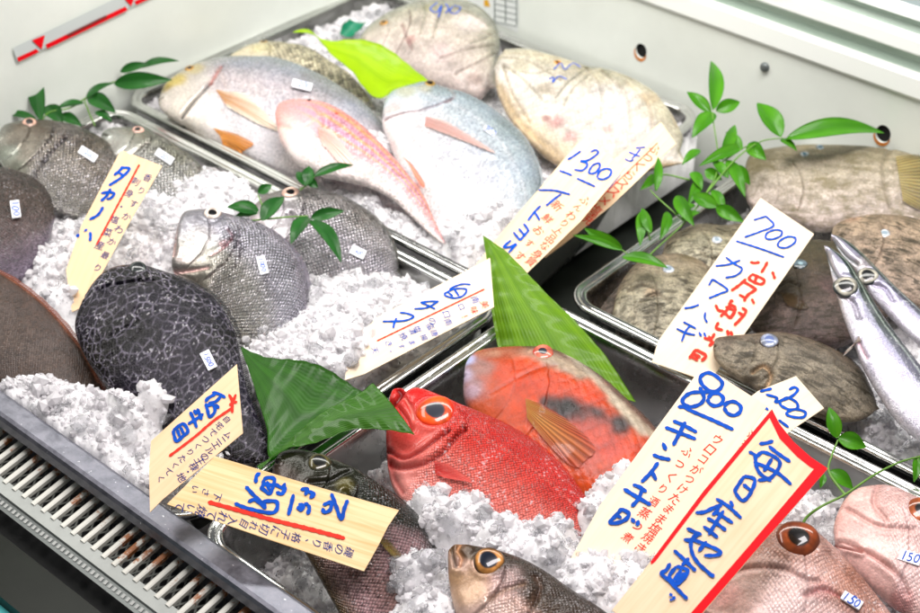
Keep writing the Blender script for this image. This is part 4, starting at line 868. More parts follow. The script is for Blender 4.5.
fish('girella', 'dark olive fish with pinkish scaled belly lying under the pine card', 'fish',
     [(274,464),(281,453),(300,450),(320,455),(350,467),(375,482),(400,500),(420,522),(433,548),(446,580),(456,620),(464,660)], [(274,464),(272,480),(280,508),(298,540),(315,570),(332,600),(350,630),(378,668)],
     gill=(0.30,2.0,'#080806',0.7), mouth=(-0.1,0.05,1.6,'#080806'), lat=(0.5,'#0c0c0a',0.5), h=0.012, t=0.35, ratio=0.36, mat=M_OLIVE, head=0.34, grad=[(1,'#14160f'),(0.5,'#20231a'),(0.1,'#34301f'),(-0.25,'#8c6c68'),(-0.7,'#b08c8e'),(-1,'#6c5a3c')],
     snout=[(0.22,0.40,'#1d1d12',0.9)], spots=[(345,492,9,'#5c5420',0.6),(395,560,24,'#a88488',0.7),(430,600,20,'#b9989c',0.7)],
     lines=[([(310,490),(330,488),(350,476)],2,'#0c0c08',0.7,1.5),([(345,500),(352,515),(350,530)],2,'#3c3818',0.6,1.5)], eye=(319.5,468.8,8.6,'#4d4726','#0c0d0a',0.6,'#2c2a18'),
     fins=[('pectoral_fin',c(150,413,[(690,400),(700,420)]),c(150,413,[(740,430),(795,500),(770,500),(720,450)]),'#8c7420','#5c4c20',1.5)], dfin=(0.35,0.97,4,'#10120c'))
fish('rudderfish', 'smooth dark brown fish head with golden eye poking up from ice at bottom', 'fish',
     [(448,556),(449,550),(453,546.5),(460,544.5),(478,547),(501,552),(524,560),(547,573),(570,589),(590,602),(609,615),(640,640)],
     [(448,556),(448,570),(450,590),(455,612),(465,640),(490,668),(540,690)], gill=(0.42,2.2,'#2c1c14',0.6), lat=(0.5,'#1c1410',0.4), h=0.036, t=0.42, ratio=0.42, mat=M_CHUB, head=0.3, lean=(0,-0.1),
     grad=[(1,'#2c211a'),(0.55,'#3c2f26'),(0.30,'#4c3c30'),(0.14,'#a8887c'),(-0.2,'#c2a69c'),(-1,'#b49a8c')],
     snout=[(0.05,0.15,'#7c5c40',0.7)], spots=[(470,590,18,'#b28c5c',0.6),(456,580,8,'#9a7648',0.6),(505,590,14,'#c9a8a4',0.5)],
     lines=[(c(400,413,[(185,408),(178,430),(190,455),(185,480)]),1.6,'#c08a60',0.7,2.0),(c(400,413,[(160,420),(165,450),(172,480)]),1.4,'#3a2818',0.8,1.6),(c(400,413,[(280,590),(320,565),(380,545)]),1.8,'#8a6c50',0.6,1.2),(c(400,413,[(400,613),(430,560),(420,520)]),2.4,'#6c5244',0.6,1.6)],
     eye=(489.5,567,10.6,'#bc8040','#101828',0.60,'#3a2a1c'))
fish('red_bream', 'coppery red bream head with amber eye right of the red-bordered card', 'bream',
     [(696,608),(700,590),(712,570),(732,550),(758,533),(785,525),(805,527),(825,540),(850,565),(878,598),(905,632)], [(696,608),(702,628),(722,648),(770,668),(830,680),(880,672)],
     alb=0.92, gill=(0.70,1.4,'#8a3830',0.5), mouth=(-0.55,0.28,2.6,'#7c3c34'), h=0.022, t=0.40, ratio=0.36, mat=M_BREAM, head=0.35, lean=(0,-0.05), grad=[(1,'#a46c58'),(0.5,'#b47c66'),(0.1,'#b98270'),(-0.15,'#e0b4aa'),(-1,'#e8c4bc')],
     spots=[(760,560,18,'#b27a64',0.5),(775,602,34,'#f2d4ce',0.85),(745,592,20,'#eccac2',0.8),(840,580,14,'#c8907e',0.5),(725,600,12,'#e89a94',0.5),(820,600,9,'#d4807c',0.5)],
     lines=[(c(620,413,[(310,520),(400,500),(500,510),(560,540),(600,545)]),1.6,'#8a5244',0.5,1.6),(c(620,413,[(560,590),(620,570),(690,600)]),1.6,'#b44c4c',0.6,1.8),(c(620,413,[(640,450),(700,510),(760,580),(790,613)]),2.5,'#9a6654',0.4,1.4)],
     eye=(796.5,547.5,14.8,'#a04c26','#0c0808',0.50,'#6c3826'), sticker=((852,600),22,9,32,'150'))
fish('red_bream', 'pale pink bream head at the lower right corner with sticker', 'bream',
     [(835,545),(834,525),(842,504),(855,491),(870,487),(888,487),(908,494),(930,506),(955,525)], [(835,545),(845,562),(862,580),(885,600),(915,620),(955,640)],
     alb=0.95, gill=(0.6,1.4,'#9c4c44',0.5), mouth=(-0.5,0.22,2.4,'#93504a'), h=0.030, t=0.40, ratio=0.38, mat=M_BREAM, head=0.35, grad=[(1,'#c99a90'),(0.4,'#dcb0a8'),(-0.2,'#e6beb6'),(-1,'#e4b4ac')],
     spots=[(860,500,12,'#e8c4bc',0.6),(902,605,8,'#b4504c',0.6)], lines=[([(838,545),(870,563),(897,585),(905,600)],1.4,'#b47068',0.5,1.8),([(845,515),(875,535),(910,540)],1.6,'#c48a80',0.5,1.2),([(877,490),(872,510),(884,530)],1.6,'#c98c84',0.45,1.2)],
     eye=(921,519,12,'#a8562a','#0c0808',0.5,'#8c4830'), sticker=((910,557),22,11,18,'150'))

# ------------------------------------------------------------------ back right tray
fish('filefish', 'large striped pale filefish lying along the back wall', 'filefish',
     [(745,192),(745,168),(754,154),(790,148),(830,147),(870,149),(910,156),(960,178)], [(745,192),(752,207),(780,217),(820,230),(860,226),(920,226),(960,214)],
     gill=(0.26,1.2,'#2c2018',0.45), mouth=(0.0,0.05,1.4,'#2c2018'), h=0.018, t=0.30, ratio=0.34, mat=M_FILE2, head=0.0, grad=[(1,'#77705a'),(0.5,'#958b74'),(0.0,'#b0a594'),(-1,'#c2b2aa')],
     eyes=[(803,164.5,4.6,'#a9b0b4','#5a7c8c',0.45,'#8a8470'),(818.5,155.5,4.4,'#8f9aa0','#4c6470',0.5,'#6c6854')],
     lines=[([(890,152),(880,180),(888,215)],2,'#6c6450',0.5,1.5)], fins=[('tail_fin',[(893,168),(900,212)],[(915,160),(945,165),(945,215),(915,218)],'#9a8a54','#5c5236',1)])
fish('filefish', 'brown filefish against the left rim of its tray, its eye left of the 700 card', 'filefish',
     [(612,318),(616,295),(626,276),(638,264),(655,258),(680,256),(705,266),(722,288),(735,315)], [(612,318),(618,340),(635,362),(665,375),(700,372),(730,345)],
     gill=(0.36,1.2,'#2c2018',0.45), mouth=(0.0,0.05,1.4,'#2c2018'), h=-0.012, t=0.30, ratio=0.30, mat=M_FILE, head=0.0, grad=[(1,'#7c6c58'),(0.4,'#948c74'),(0.0,'#a39c86'),(-1,'#98907e')],
     spots=[(650,305,8,'#a08468',0.5),(690,262,12,'#5c5230',0.5)], lines=[([(628,300),(640,296),(652,300)],1.8,'#3c3028',0.6,1.8),([(640,312),(655,306),(668,312)],1.6,'#4a3c30',0.6,1.4)], eye=(667,280.5,5.6,'#a8b0b8','#7c8c98',0.5,'#6a5c50'))
fish('filefish', 'brown filefish between the green sprig and the 700 card', 'filefish',
     [(660,262),(668,240),(686,229),(702,225.5),(725,227),(742,226),(758,236),(770,262)], [(676,262),(690,280),(715,292),(745,296),(768,280)],
     gill=(0.36,1.2,'#2c2018',0.45), mouth=(0.0,0.05,1.4,'#2c2018'), h=0.004, t=0.30, ratio=0.36, mat=M_FILE, head=0.0, grad=[(1,'#86765e'),(0.4,'#9c967c'),(0.0,'#aea890'),(-1,'#98907e')], lines=[([(700,262),(712,266),(724,262)],1.6,'#44382c',0.6,1.4)], eye=(715.5,249,5.2,'#b4bcc4','#8a9aa4',0.45,'#6a5c50'))
fish('filefish', 'dark brown filefish half hidden in the left corner of its tray under the sprig', 'filefish',
     [(590,300),(592,282),(602,268),(618,260),(640,258),(665,268)], [(590,302),(600,318),(620,326),(645,322),(665,300)], h=-0.030, t=0.25, ratio=0.30, mat=M_FILE, head=0.0,
     grad=[(1,'#5c4e42'),(0.0,'#786a60'),(-1,'#6a5c50')])
fish('filefish', 'dark olive filefish right of the 700 card with its eye beside the card edge', 'filefish',
     [(738,305),(752,272),(778,252),(812,243),(845,250),(872,280)], [(738,308),(760,334),(805,346),(845,344),(872,325)],
     gill=(0.36,1.2,'#2c2018',0.45), mouth=(0.0,0.05,1.4,'#2c2018'), h=0.006, t=0.25, ratio=0.34, mat=M_FILE, head=0.0, grad=[(1,'#34301e'),(0.4,'#453c2a'),(0.0,'#584a40'),(-1,'#645450')],
     spots=[(790,300,16,'#36341e',0.6),(830,300,14,'#644e50',0.5)], lines=[([(775,300),(785,295),(796,299)],1.4,'#14120a',0.7,1.6)], eye=(797.5,277.5,6.8,'#5c6c74','#9ab4bc',0.3,'#24221a'),
     fins=[('pectoral_fin',[(778,305),(782,313)],[(792,308),(806,320),(796,322),(785,318)],'#5c4a30','#4c3c28',0.3)])
fish('filefish', 'brown filefish behind the barracudas, its eye above their backs', 'filefish',
     [(831,238),(835,226),(852,219),(885,216),(920,222),(955,240)], [(831,240),(842,256),(868,285),(910,305),(955,310)], gill=(0.3,1.2,'#2c2018',0.45), mouth=(0.0,0.05,1.4,'#2c2018'), h=0.022, t=0.25, ratio=0.3, mat=M_FILE, head=0.0,
     grad=[(1,'#8a7862'),(0.3,'#a08c76'),(-1,'#a49080')], spots=[(850,222,10,'#b08c74',0.6)], eye=(882.5,242.5,5.6,'#c2c8ce','#8a9aa4',0.5,'#5c5044'))
fish('filefish', 'brown filefish with faint stripes lying on ice above the small 1200 card', 'filefish',
     [(713,348),(716,339),(730,336.5),(750,335),(775,333),(800,337),(820,344),(842,355),(860,370),(870,388),(877,406)], [(713,350),(716,360),(730,374),(750,386),(770,396),(800,410),(830,420),(860,420),(877,410)],
     gill=(0.34,1.2,'#2c2018',0.45), mouth=(0.0,0.05,1.4,'#2c2018'), h=0.024, t=0.35, ratio=0.34, mat=M_FILE, head=0.0, grad=[(1,'#5c4c3e'),(0.4,'#70685a'),(0.0,'#867c6a'),(-1,'#7c7260')],
     spots=[(750,385,6,'#1c140e',0.6),(725,347,10,'#5c4c40',0.4)], lines=[([(752,377),(762,372),(770,380),(766,392)],1.6,'#c9a074',0.5,2.4)], eye=(768,347.5,8.0,'#8c94a8','#5c6c9c',0.5,'#3c3028'), dfin=(0.45,0.97,3,'#3c3026'))
BG = [(1,'#2c3a2c'),(0.80,'#2c382e'),(0.72,'#9aa69c'),(0.64,'#2f3a34'),(0.42,'#3c4644'),(0.34,'#8a8c9c'),(0.1,'#9c9aac'),(-0.2,'#aaa6b4'),(-1,'#c6c4ca')]
fish('barracuda', 'slender silver barracuda behind, its beak highest at the right', 'barracuda',
     [(831,234),(845,240),(865,256),(890,282),(920,310),(955,342)], [(831,236),(840,252),(855,270),(875,300),(905,332),(940,362)],
     h=0.056, t=0.35, ratio=0.55, mat=M_BARR, head=0.2, grad=BG, lines=[([(833,240),(845,256),(857,266)],1.4,'#2c3430',0.8,1.6),([(872,288),(884,292),(892,304)],1.6,'#6c6470',0.5,1.4)],
     spots=[(838,240,6,'#6c6c6c',0.5),(862,266,8,'#a89c8c',0.4)], eye=(867,279.3,9.2,'#a8a496','#0a0d10',0.60,'#2a3234'))
fish('barracuda', 'slender silver barracuda lying in front with its tail towards the right edge', 'barracuda',
     [(824,246),(832,249),(848,262),(864,286),(880,312),(897,336),(915,360),(940,393),(970,430)], [(824,246),(829,264),(835,290),(845,322),(855,347),(863,367),(877,392),(897,421),(922,443),(955,475)],
     h=0.062, t=0.40, ratio=0.50, mat=M_BARR, head=0.2, grad=BG, lines=[([(826,252),(833,272),(841,284)],1.4,'#2c3430',0.8,1.6),([(838,298),(852,306),(858,322)],1.8,'#6c6470',0.5,1.6),([(858,345),(861,352),(866,362)],1.6,'#a8564c',0.6,0.8)],
     spots=[(828,256,6,'#77756c',0.5),(840,300,8,'#a89c8c',0.4)], eye=(845,290.8,10.2,'#aaa698','#0a0d10',0.60,'#2a3234'),
     fins=[('pectoral_fin',[(858,340),(860,346)],[(852,350),(843,358),(846,352),(855,344)],'#b8a494','#8a8078',1)])

# ------------------------------------------------------------------ price cards
def card(name, label, outline, h, t, mat, lean=(0, 0), anchor=None, thick=0.0012, axis=None):
    """thin wooden card: outline in photo pixels laid on its own leaning plane through the anchor point at height h"""
    pl = Plane(anchor or np.mean(outline, 0), h, t, lean)
    L = pl.l(outline); ax_ = pl.l([axis[0], axis[1]]); a = _n(ax_[1] - ax_[0]); b = np.array([-a[1], a[0]])
    root = thing(name, label, 'price card', pl.g([L.mean(0)], -0.02)[0], 'handwritten wooden price cards')
    n = len(L); V = np.vstack([pl.g(L, 0), pl.g(L, -thick)])
    Fc = [list(range(n)), list(range(2 * n - 1, n - 1, -1))] + [[i, n + i, n + (i + 1) % n, (i + 1) % n] for i in range(n)]
    uv = np.vstack([np.stack([L @ a, L @ b], 1)] * 2)
    mk('board', V, Fc, mat, root, False, uv); return root, pl
k = 5.111
# 800
r_, p_ = card('price_card', 'large 800 card with blue katakana and red writing leaning over the orange parrotfish', [(703,365),(767,406),(690,520),(651,572),(640,600),(570,560),(600,505)], 0.045, 0.55, M_CARDPALE, anchor=(625,530), axis=((600,505),(703,365)))
A = lambda pts: c(590, 360, pts, k)
B_ = lambda pts: c(570, 450, pts, k)
lettering('blue_lettering', p_, [A([(640,168),(598,150),(568,118),(566,86),(602,66),(645,84),(676,120),(655,155),(600,165),(520,168),(478,196),(476,222),(512,240),(562,226),(582,198),(574,168),(560,140)]),
   A([(602,196),(625,174),(656,172),(680,195),(670,225),(635,235),(608,220),(600,200)]), A([(685,240),(702,220),(736,214),(768,236),(766,266),(735,284),(702,272),(684,244)]),
   A([(450,240),(482,242),(520,262),(620,305),(732,357)]), A([(425,312),(480,335),(545,370)]), A([(385,345),(450,370),(540,405)]), A([(487,318),(465,360),(425,437)]),
   A([(372,425),(388,462)]), A([(322,485),(360,500),(410,510)]), B_([(450,65),(410,120),(365,165)]), B_([(415,105),(440,155)]), B_([(322,178),(358,192),(390,215)]), B_([(275,200),(340,240),(412,282)]), B_([(368,205),(350,250),(315,290)]),
   B_([(265,300),(240,330),(205,370),(240,374),(285,355),(300,325),(262,302)]), B_([(232,332),(262,348)]), B_([(315,350),(328,372)]), B_([(350,362),(342,388)])], 3.3, M_BLUE, r_)
writing('red_lettering', p_, [('ウロコがつけたまま塩焼き', (717,440), (641,548), 9.5), ('ふっくり酒蒸つ煮', (688,452), (628,538), 9.5)], M_ORANGE, r_, (103,-140))
# 毎日産地直
cv = [(c(660,400,[(572,45)],k)[0])] + c(660,400,[(610,120),(680,210),(770,290),(858,350)],k)
r_, p_ = card('price_card', 'red bordered card with five big blue characters, front-most at the lower right', cv + [(760,546),(703,613),(670,652),(612,610),(650.5,561.5)], 0.075, 0.55, M_CARD, anchor=(660,590), axis=((660,590),(790,430)))
C3 = lambda pts: c(660, 400, pts, k)
C4 = lambda pts: c(630, 493, pts, k)
def flatpoly(name, pl, polys, mat, parent, lift=0.0003):
    Vs = []; Fs = []; n = 0
    for pg in polys:
        W = pl.g(pl.l(pg), lift); Vs.append(W); Fs.append(list(range(n, n + len(W)))); n += len(W)
    return mk(name, np.vstack(Vs), Fs, mat, parent, smooth=False)
flatpoly('red_border', p_, [C3([(572,47),(610,121),(610,196),(592,158),(560,92)]), C3([(610,121),(680,211),(770,291),(770,345),(700,290),(610,196)]), C3([(770,291),(857,350),(786,352),(770,345)]),
    C3([(857,351)]) + [(760,545.5),(703,612),(676,645),(668,639),(696,607),(748,547)] + C3([(786,353)]), C3([(571,48),(560,92)]) + C4([(380,20),(128,352),(108,366),(105,350),(372,-6)])], M_CRIMSON, r_)
lettering('blue_lettering', p_, [C3([(508,225),(545,220),(578,210)]), C3([(556,236),(600,272),(665,317)]), C3([(455,265),(485,285),(490,330),(510,375),(567,416)]), C3([(490,292),(532,268),(612,318),(570,395),(500,412)]),
   C3([(480,318),(560,352),(610,380),(670,433)]), C3([(572,300),(530,365)]), C3([(430,390),(392,448),(385,472),(420,515),(455,488),(482,430),(478,402),(430,390)]), C3([(425,432),(462,462)]),
   C4([(440,30),(500,68),(568,130)]), C4([(512,42),(526,70)]), C4([(470,62),(430,75),(380,98),(335,102)]), C4([(452,70),(440,100),(420,112)]), C4([(430,92),(480,125),(525,155)]), C4([(395,130),(440,155),(490,192)]), C4([(375,172),(410,198),(448,230)]), C4([(478,92),(440,150),(402,215)]),
   C4([(290,182),(340,205),(365,215)]), C4([(275,240),(310,240),(352,208)]), C4([(342,205),(312,250),(318,310),(350,362),(400,408),(425,432)]), C4([(415,412),(428,430)]), C4([(390,250),(350,300)]), C4([(312,238),(380,262),(460,300),(440,320),(378,322)]),
   C4([(225,295),(280,345),(335,400)]), C4([(300,335),(265,372)]), C4([(238,375),(295,402),(242,465),(200,430),(236,378)]), C4([(262,395),(222,450)]), C4([(280,410),(235,455)]), C4([(205,362),(185,395),(160,415),(200,450),(240,492),(292,545)]), C4([(205,515),(212,530)]), C4([(228,532),(218,548)]), C4([(205,545),(212,552)])], 2.9, M_BLUE, r_)
# 200
r_, p_ = card('price_card', 'small white 1200 card poking out behind the red bordered card', [(796,376),(824,408),(793,429),(765,450),(700,500),(672,470),(700,435),(758,391)], 0.02, 0.45, M_CARDPALE, anchor=(690,480), axis=((690,480),(810,392)))
D_ = lambda pts: c(760, 380, pts, 5.106)
lettering('blue_lettering', p_, [D_([(0,60),(30,52),(60,45)]), D_([(148,50),(175,38),(192,52),(160,85),(80,115),(85,92),(30,75)]), D_([(100,110),(140,92),(185,115),(190,145),(150,152),(108,132),(100,112)]), D_([(135,165),(180,150),(230,165),(222,190),(180,192),(140,180),(135,165)]),
   D_([(15,132),(42,155)]), D_([(95,205),(145,243)])], 2.6, M_BLUE, r_)
writing('pink_lettering', p_, [('ふっくら煮付', (750,434), (712,470), 7)], M_ORANGE, r_, (103,-110))
# 700
r_, p_ = card('price_card', '700 card with blue katakana and thick red writing standing among the brown filefish', [(760.5,198),(814,234),(743,336),(709,382),(652,362),(658,341)], 0.016, 0.50, M_CARDPALE, anchor=(685,350), axis=((670,350),(787,216)))
E5 = lambda pts: c(650, 190, pts, k)
E6 = lambda pts: c(650, 260, pts, k)
lettering('blue_lettering', p_, [E5([(530,155),(562,145),(595,135)]), E5([(592,135),(632,182),(560,215),(482,243)]), E5([(588,245),(600,220),(640,205),(672,212),(668,235),(630,252),(600,252),(588,243)]), E5([(650,285),(665,260),(705,240),(742,247),(738,272),(700,295),(665,295),(650,283)]),
   E5([(440,262),(560,300),(685,345)]), E5([(335,390),(400,382),(462,360)]), E5([(387,345),(430,378),(470,405),(440,438),(385,450)]), E5([(300,490),(320,456)]), E5([(318,456),(395,510),(360,530),(300,555)]),
   E6([(175,248),(212,243),(250,230)]), E6([(283,268),(280,298),(292,322)]), E6([(170,318),(235,352)]), E6([(135,352),(185,375),(230,385)]), E6([(205,335),(180,370),(162,418)]), E6([(250,370),(262,392)]), E6([(275,372),(285,395)])], 2.2, M_BLUE, r_)
lettering('red_lettering', p_, [E6([(512,12),(535,16),(560,12)]), E6([(600,10),(585,40),(568,66)]), E6([(625,60),(638,98)]), E6([(520,72),(582,102),(565,125),(508,100),(520,75)]), E6([(545,85),(535,115)]), E6([(490,98),(455,130),(415,158)]), E6([(480,112),(545,152)]), E6([(545,150),(500,180),(480,212)]), E6([(455,178),(482,192)]), E6([(520,200),(532,225)]),
   E6([(335,230),(350,258),(378,262)]), E6([(412,205),(425,215)]), E6([(415,205),(398,250),(360,290)]), E6([(385,240),(430,262),(410,295),(380,270)]), E6([(400,222),(440,245)]), E6([(470,245),(490,265),(460,305),(430,335)]), E6([(450,268),(475,285)]), E6([(440,250),(410,300)]),
   E6([(350,320),(338,348),(372,360)]), E6([(395,360),(400,388)]), E6([(412,366),(420,388)]), E6([(275,400),(310,405),(330,378)]), E6([(300,390),(320,430)]), E6([(300,440),(330,420)]), E6([(235,458),(200,505)]), E6([(237,460),(285,490),(262,518)]), E6([(222,480),(258,500)]), E6([(212,496),(245,515)])], 3.0, M_ORANGE, r_)
# pink card behind 1300
r_, p_ = card('price_card', 'pinkish card with red zigzag writing behind the 1300 card', [(661,122),(676,143.5),(612,205),(574,236),(545,258),(535,235),(600,170)], 0.004, 0.50, M_CARD, anchor=(555,245), axis=((565,240),(668,133)))
G1 = lambda pts: c(480, 120, pts, k)
lettering('blue_lettering', p_, [G1([(795,145),(845,140)]), G1([(760,165),(790,178),(818,188)]), G1([(820,150),(795,180),(775,200)]), G1([(740,200),(765,212),(785,205)])], 2.0, M_BLUE, r_)
lettering('blue_line', p_, [G1([(720,280),(655,355)])], 0.8, M_BLUE, r_)
lettering('red_line', p_, [G1([(908,118),(730,290),(560,450)])], 1.0, M_ORANGE, r_)
writing('red_lettering', p_, [('ふっくらススメ塩焼', G1([(898,150)])[0], G1([(550,500)])[0], 10)], M_ORANGE, r_, (100,-100))
# 1300
r_, p_ = card('price_card', '1300 card with blue katakana and red writing between the back trays', [(584,135),(625,168),(580,222),(527,273),(500,300),(468,275),(495,240),(540,188)], 0.012, 0.50, M_CARD, anchor=(510,270), axis=((510,262),(603,152)))
G2 = lambda pts: c(480, 180, pts, 6.133)
lettering('blue_lettering', p_, [G1([(515,160),(485,182),(448,205)]), G1([(565,165),(592,155),(602,172),(555,206),(515,212),(545,222),(545,240),(520,260),(482,255)]), G1([(555,265),(575,235),(605,222),(612,240),(590,270),(562,275),(555,263)]), G1([(597,295),(612,265),(645,250),(670,260),(662,288),(630,305),(600,300)]),
   G1([(405,260),(440,272),(470,285)]), G1([(495,300),(540,320),(588,342)]), G1([(300,360),(380,362),(460,382)]), G1([(415,380),(380,405),(338,440)]), G1([(310,440),(280,470),(245,515)]), G1([(280,472),(305,515)]),
   G2([(300,308),(272,342),(245,372)]), G2([(298,310),(268,270)]), G2([(272,342),(238,300)]), G2([(245,372),(205,322)]), G2([(190,372),(145,412),(185,412),(222,395),(175,448)])], 2.6, M_BLUE, r_)
writing('red_lettering', p_, [('ふんわり上品な身質', (585,200), (531,262), 7.6), ('新鮮おすす', (557,206), (520,256), 8)], M_ORANGE, r_, (100,-115))
# 白キス
r_, p_ = card('price_card', 'pale card with blue writing and a red line lying over the ice and tray rims', [(490,258),(494,307),(364,374),(345,380),(348,345),(378,317)], 0.022, 0.30, M_CARDPALE, anchor=(380,350), axis=((370,345),(490,282)))
H3 = lambda pts: c(350, 260, pts, 6.133)
lettering('blue_lettering', p_, [H3([(740,152),(690,150),(640,165),(610,182)]), H3([(578,208),(640,180),(712,182),(695,220),(640,236),(588,222),(578,206)]), H3([(640,182),(668,222)]), H3([(600,198),(630,225)]), H3([(545,256),(490,256),(432,262)]), H3([(432,262),(480,282),(522,303)]), H3([(540,258),(470,295),(395,302)]),
   H3([(305,325),(350,330),(390,350),(330,375),(200,380)]), H3([(285,358),(272,390),(265,420)])], 2.2, M_BLUE, r_)
lettering('red_line', p_, [H3([(165,498),(400,385),(825,180)])], 1.5, M_ORANGE, r_)
writing('blue_notes', p_, [('南ロ口の塩焼き天', H3([(770,245)])[0], H3([(150,555)])[0], 6.2), ('南蛮漬', H3([(600,380)])[0], H3([(380,440)])[0], 6.2), ('唐揚ます・', H3([(520,450)])[0], H3([(250,560)])[0], 5.5)], M_BLUE, r_, (120,-62))
writing('red_notes', p_, [('美味！', H3([(825,275)])[0], H3([(705,350)])[0], 6)], M_ORANGE, r_, (120,-62))
# 名平目
r_, p_ = card('price_card', 'card with a red star arrow leaning on the net-patterned black fish', [(237,364),(243,433),(163,499),(150,512),(149,470),(151,441)], 0.060, 0.55, M_CARDPEACH, anchor=(165,480), axis=((160,475),(240,398)))
I5 = lambda pts: c(140, 360, pts, 7.667)
I6 = lambda pts: c(140, 420, pts, 7.667)
lettering('blue_lettering', p_, [I5([(555,250),(605,262),(655,290)]), I5([(578,262),(525,292),(502,322)]), I5([(620,280),(580,320),(525,335)]), I5([(505,335),(520,395),(535,438),(575,395),(560,345),(512,352)]), I5([(580,340),(605,372)]),
   I5([(385,400),(412,455),(435,520)]), I5([(440,375),(455,415),(472,460)]), I5([(370,492),(430,455),(485,415)]), I5([(415,385),(432,420)]), I6([(255,82),(295,50),(335,32),(368,88),(330,125),(282,165),(262,120),(255,82)]), I6([(285,75),(305,128)]), I6([(312,58),(335,108)])], 2.8, M_BLUE, r_)
lettering('red_arrow', p_, [(2.2, I6([(225,278),(420,130)]) + I5([(560,470),(705,370)])), (2.4, I5([(682,265),(705,315),(708,405)])), (2.4, I5([(735,265),(712,320),(690,350)])), (2.2, I5([(685,345),(712,330),(745,322)]))], 2.4, M_ORANGE, r_)
writing('pen_notes', p_, [('自宅でつくりたくてく', I5([(665,455)])[0], I6([(160,450)])[0], 6.6), ('ムニエルの王様・地', I5([(672,575)])[0], I6([(322,440)])[0], 7)], M_NAVY, r_, (85,-77))
# 石垣鯛
r_, p_ = card('price_card', 'pine card with three blue characters lying beside the front rail', [(215,456),(308,484),(399,510),(388,526),(378,546),(364,571),(262,537),(167,504)], 0.066, 0.45, M_CARDPINE, anchor=(200,490), axis=((190,480),(382,540)), lean=(0,0))
J7 = lambda pts: c(160, 450, pts, 6.81)
J8 = lambda pts: c(270, 480, pts, 6.81)
lettering('blue_lettering', p_, [J7([(682,158),(658,178),(652,225)]), J7([(705,200),(740,188),(778,200),(770,250),(745,298),(705,270),(690,262),(705,235),(703,205)]), J7([(730,215),(742,275)]), J7([(712,235),(768,240)]), J7([(782,232),(832,258),(852,228)]), J7([(792,288),(830,300),(858,255)]),
   J7([(585,250),(640,310),(722,386)]), J7([(600,355),(650,342),(722,400)]), J7([(510,365),(600,400),(770,428),(795,356),(700,350)]), J8([(160,100),(145,165),(125,240)]), J8([(210,68),(255,62),(240,105)]), J8([(262,80),(300,97),(272,125)]), (5.2, J8([(200,165),(222,185),(200,200),(212,180)])), J8([(262,170),(268,200),(255,235)]),J8([(235,160),(262,170)]),
   J8([(418,95),(450,180),(485,270),(505,200),(528,140)]), J8([(362,172),(415,155),(410,205),(370,222),(358,195)])], 3.2, M_BLUE, r_)
lettering('red_line', p_, [J7([(330,355),(600,430)]) + J8([(0,268),(250,330),(508,398)])], 3.6, M_ORANGE, r_)
writing('pen_notes', p_, [('磯の香り、格子に切れ目入れて焼いて', (349,552), (180,506), 8.6), ('下さい', (217,496), (195,489), 7)], M_NAVY, r_, (150,40))
# タカノハ
r_, p_ = card('price_card', 'tall card with a long red line stuck in ice before the grey brown fish', [(121,150),(162,166),(131,220),(84,306),(72,312),(66,270),(82,224)], 0.028, 0.60, M_CARDPEACH, anchor=(85,290), axis=((90,285),(142,158)))
K7 = lambda pts: c(70, 140, pts, 7.667)
K8 = lambda pts: c(70, 220, pts, 7.667)
lettering('blue_lettering', p_, [K7([(402,215),(370,245),(338,272)]), K7([(388,212),(455,222),(400,285),(300,350)]), K7([(372,248),(408,275)]), K7([(240,410),(295,402),(340,412),(312,448),(282,455)]), K7([(312,375),(285,425),(238,470)]), K7([(255,515),(215,575),(150,612)]), K8([(130,72),(112,88)]), K8([(70,112),(50,132)]), K8([(155,95),(158,130),(153,162)])], 2.9, M_BLUE, r_)
lettering('red_line', p_, [K7([(532,190),(318,590)]) + K8([(203,192)])], 1.9, M_ORANGE, r_)
writing('pen_notes', p_, [('香りすかわか最り', (148,178), (98,268), 7), ('刺身・塩菜産', (136,181), (100,245), 7)], M_NAVY, r_, (58,-125))

# ------------------------------------------------------------------ broad leaves
def sheet(name, e1, e2, pl, mat, parent=None, camber=0.006, base=None, label=None, cat=None, wave=0.002, group=None, curl=0.0, nu=90, nv=26):
    E1 = resample(cr(pl.l(e1), 10), np.linspace(0, 1, nu)); E2 = resample(cr(pl.l(e2), 10), np.linspace(0, 1, nu)); f = np.linspace(0, 1, nv)
    G_ = E1[:, None] * (1 - f)[None, :, None] + E2[:, None] * f[None, :, None]; W = np.linalg.norm(E1 - E2, axis=1)
    u = np.linspace(0, 1, nu); z = -camber * (1 - (2 * f - 1) ** 2)[None, :] * np.clip(W / W.max(), 0, 1)[:, None] + wave * np.sin(u * 9)[:, None] * (f - 0.5)[None, :] * 2 + curl * (u[:, None] ** 2)
    z = z + 0.0006 * np.abs(f * 2 - 1)[None, :] * np.sin(u * 60)[:, None]
    V1 = pl.g(G_.reshape(-1, 2), z.ravel()); V2 = pl.g(G_.reshape(-1, 2), z.ravel() - 0.0004)
    uv = np.stack([np.repeat(u * np.linalg.norm(np.diff(E1, axis=0), axis=1).sum(), nv), (np.tile(f, nu) - 0.5) * W.max()], 1)
    g = gridfaces(nu, nv); n = nu * nv; rim = []
    idx = list(range(0, nv)) + [i * nv + nv - 1 for i in range(1, nu)] + [(nu - 1) * nv + j for j in range(nv - 2, -1, -1)] + [i * nv for i in range(nu - 2, 0, -1)]
    rim = np.array([[idx[i], idx[(i + 1) % len(idx)], idx[(i + 1) % len(idx)] + n, idx[i] + n] for i in range(len(idx))])
    o = mk(name, np.vstack([V1, V2]), np.vstack([g, g[:, ::-1] + n, rim]), mat, parent, True, np.vstack([uv, uv]), base=base if parent is None else None)
    if label: tag(o, label, cat, group)
    return o
q4 = lambda pts: c(440, 200, pts, 3.065)
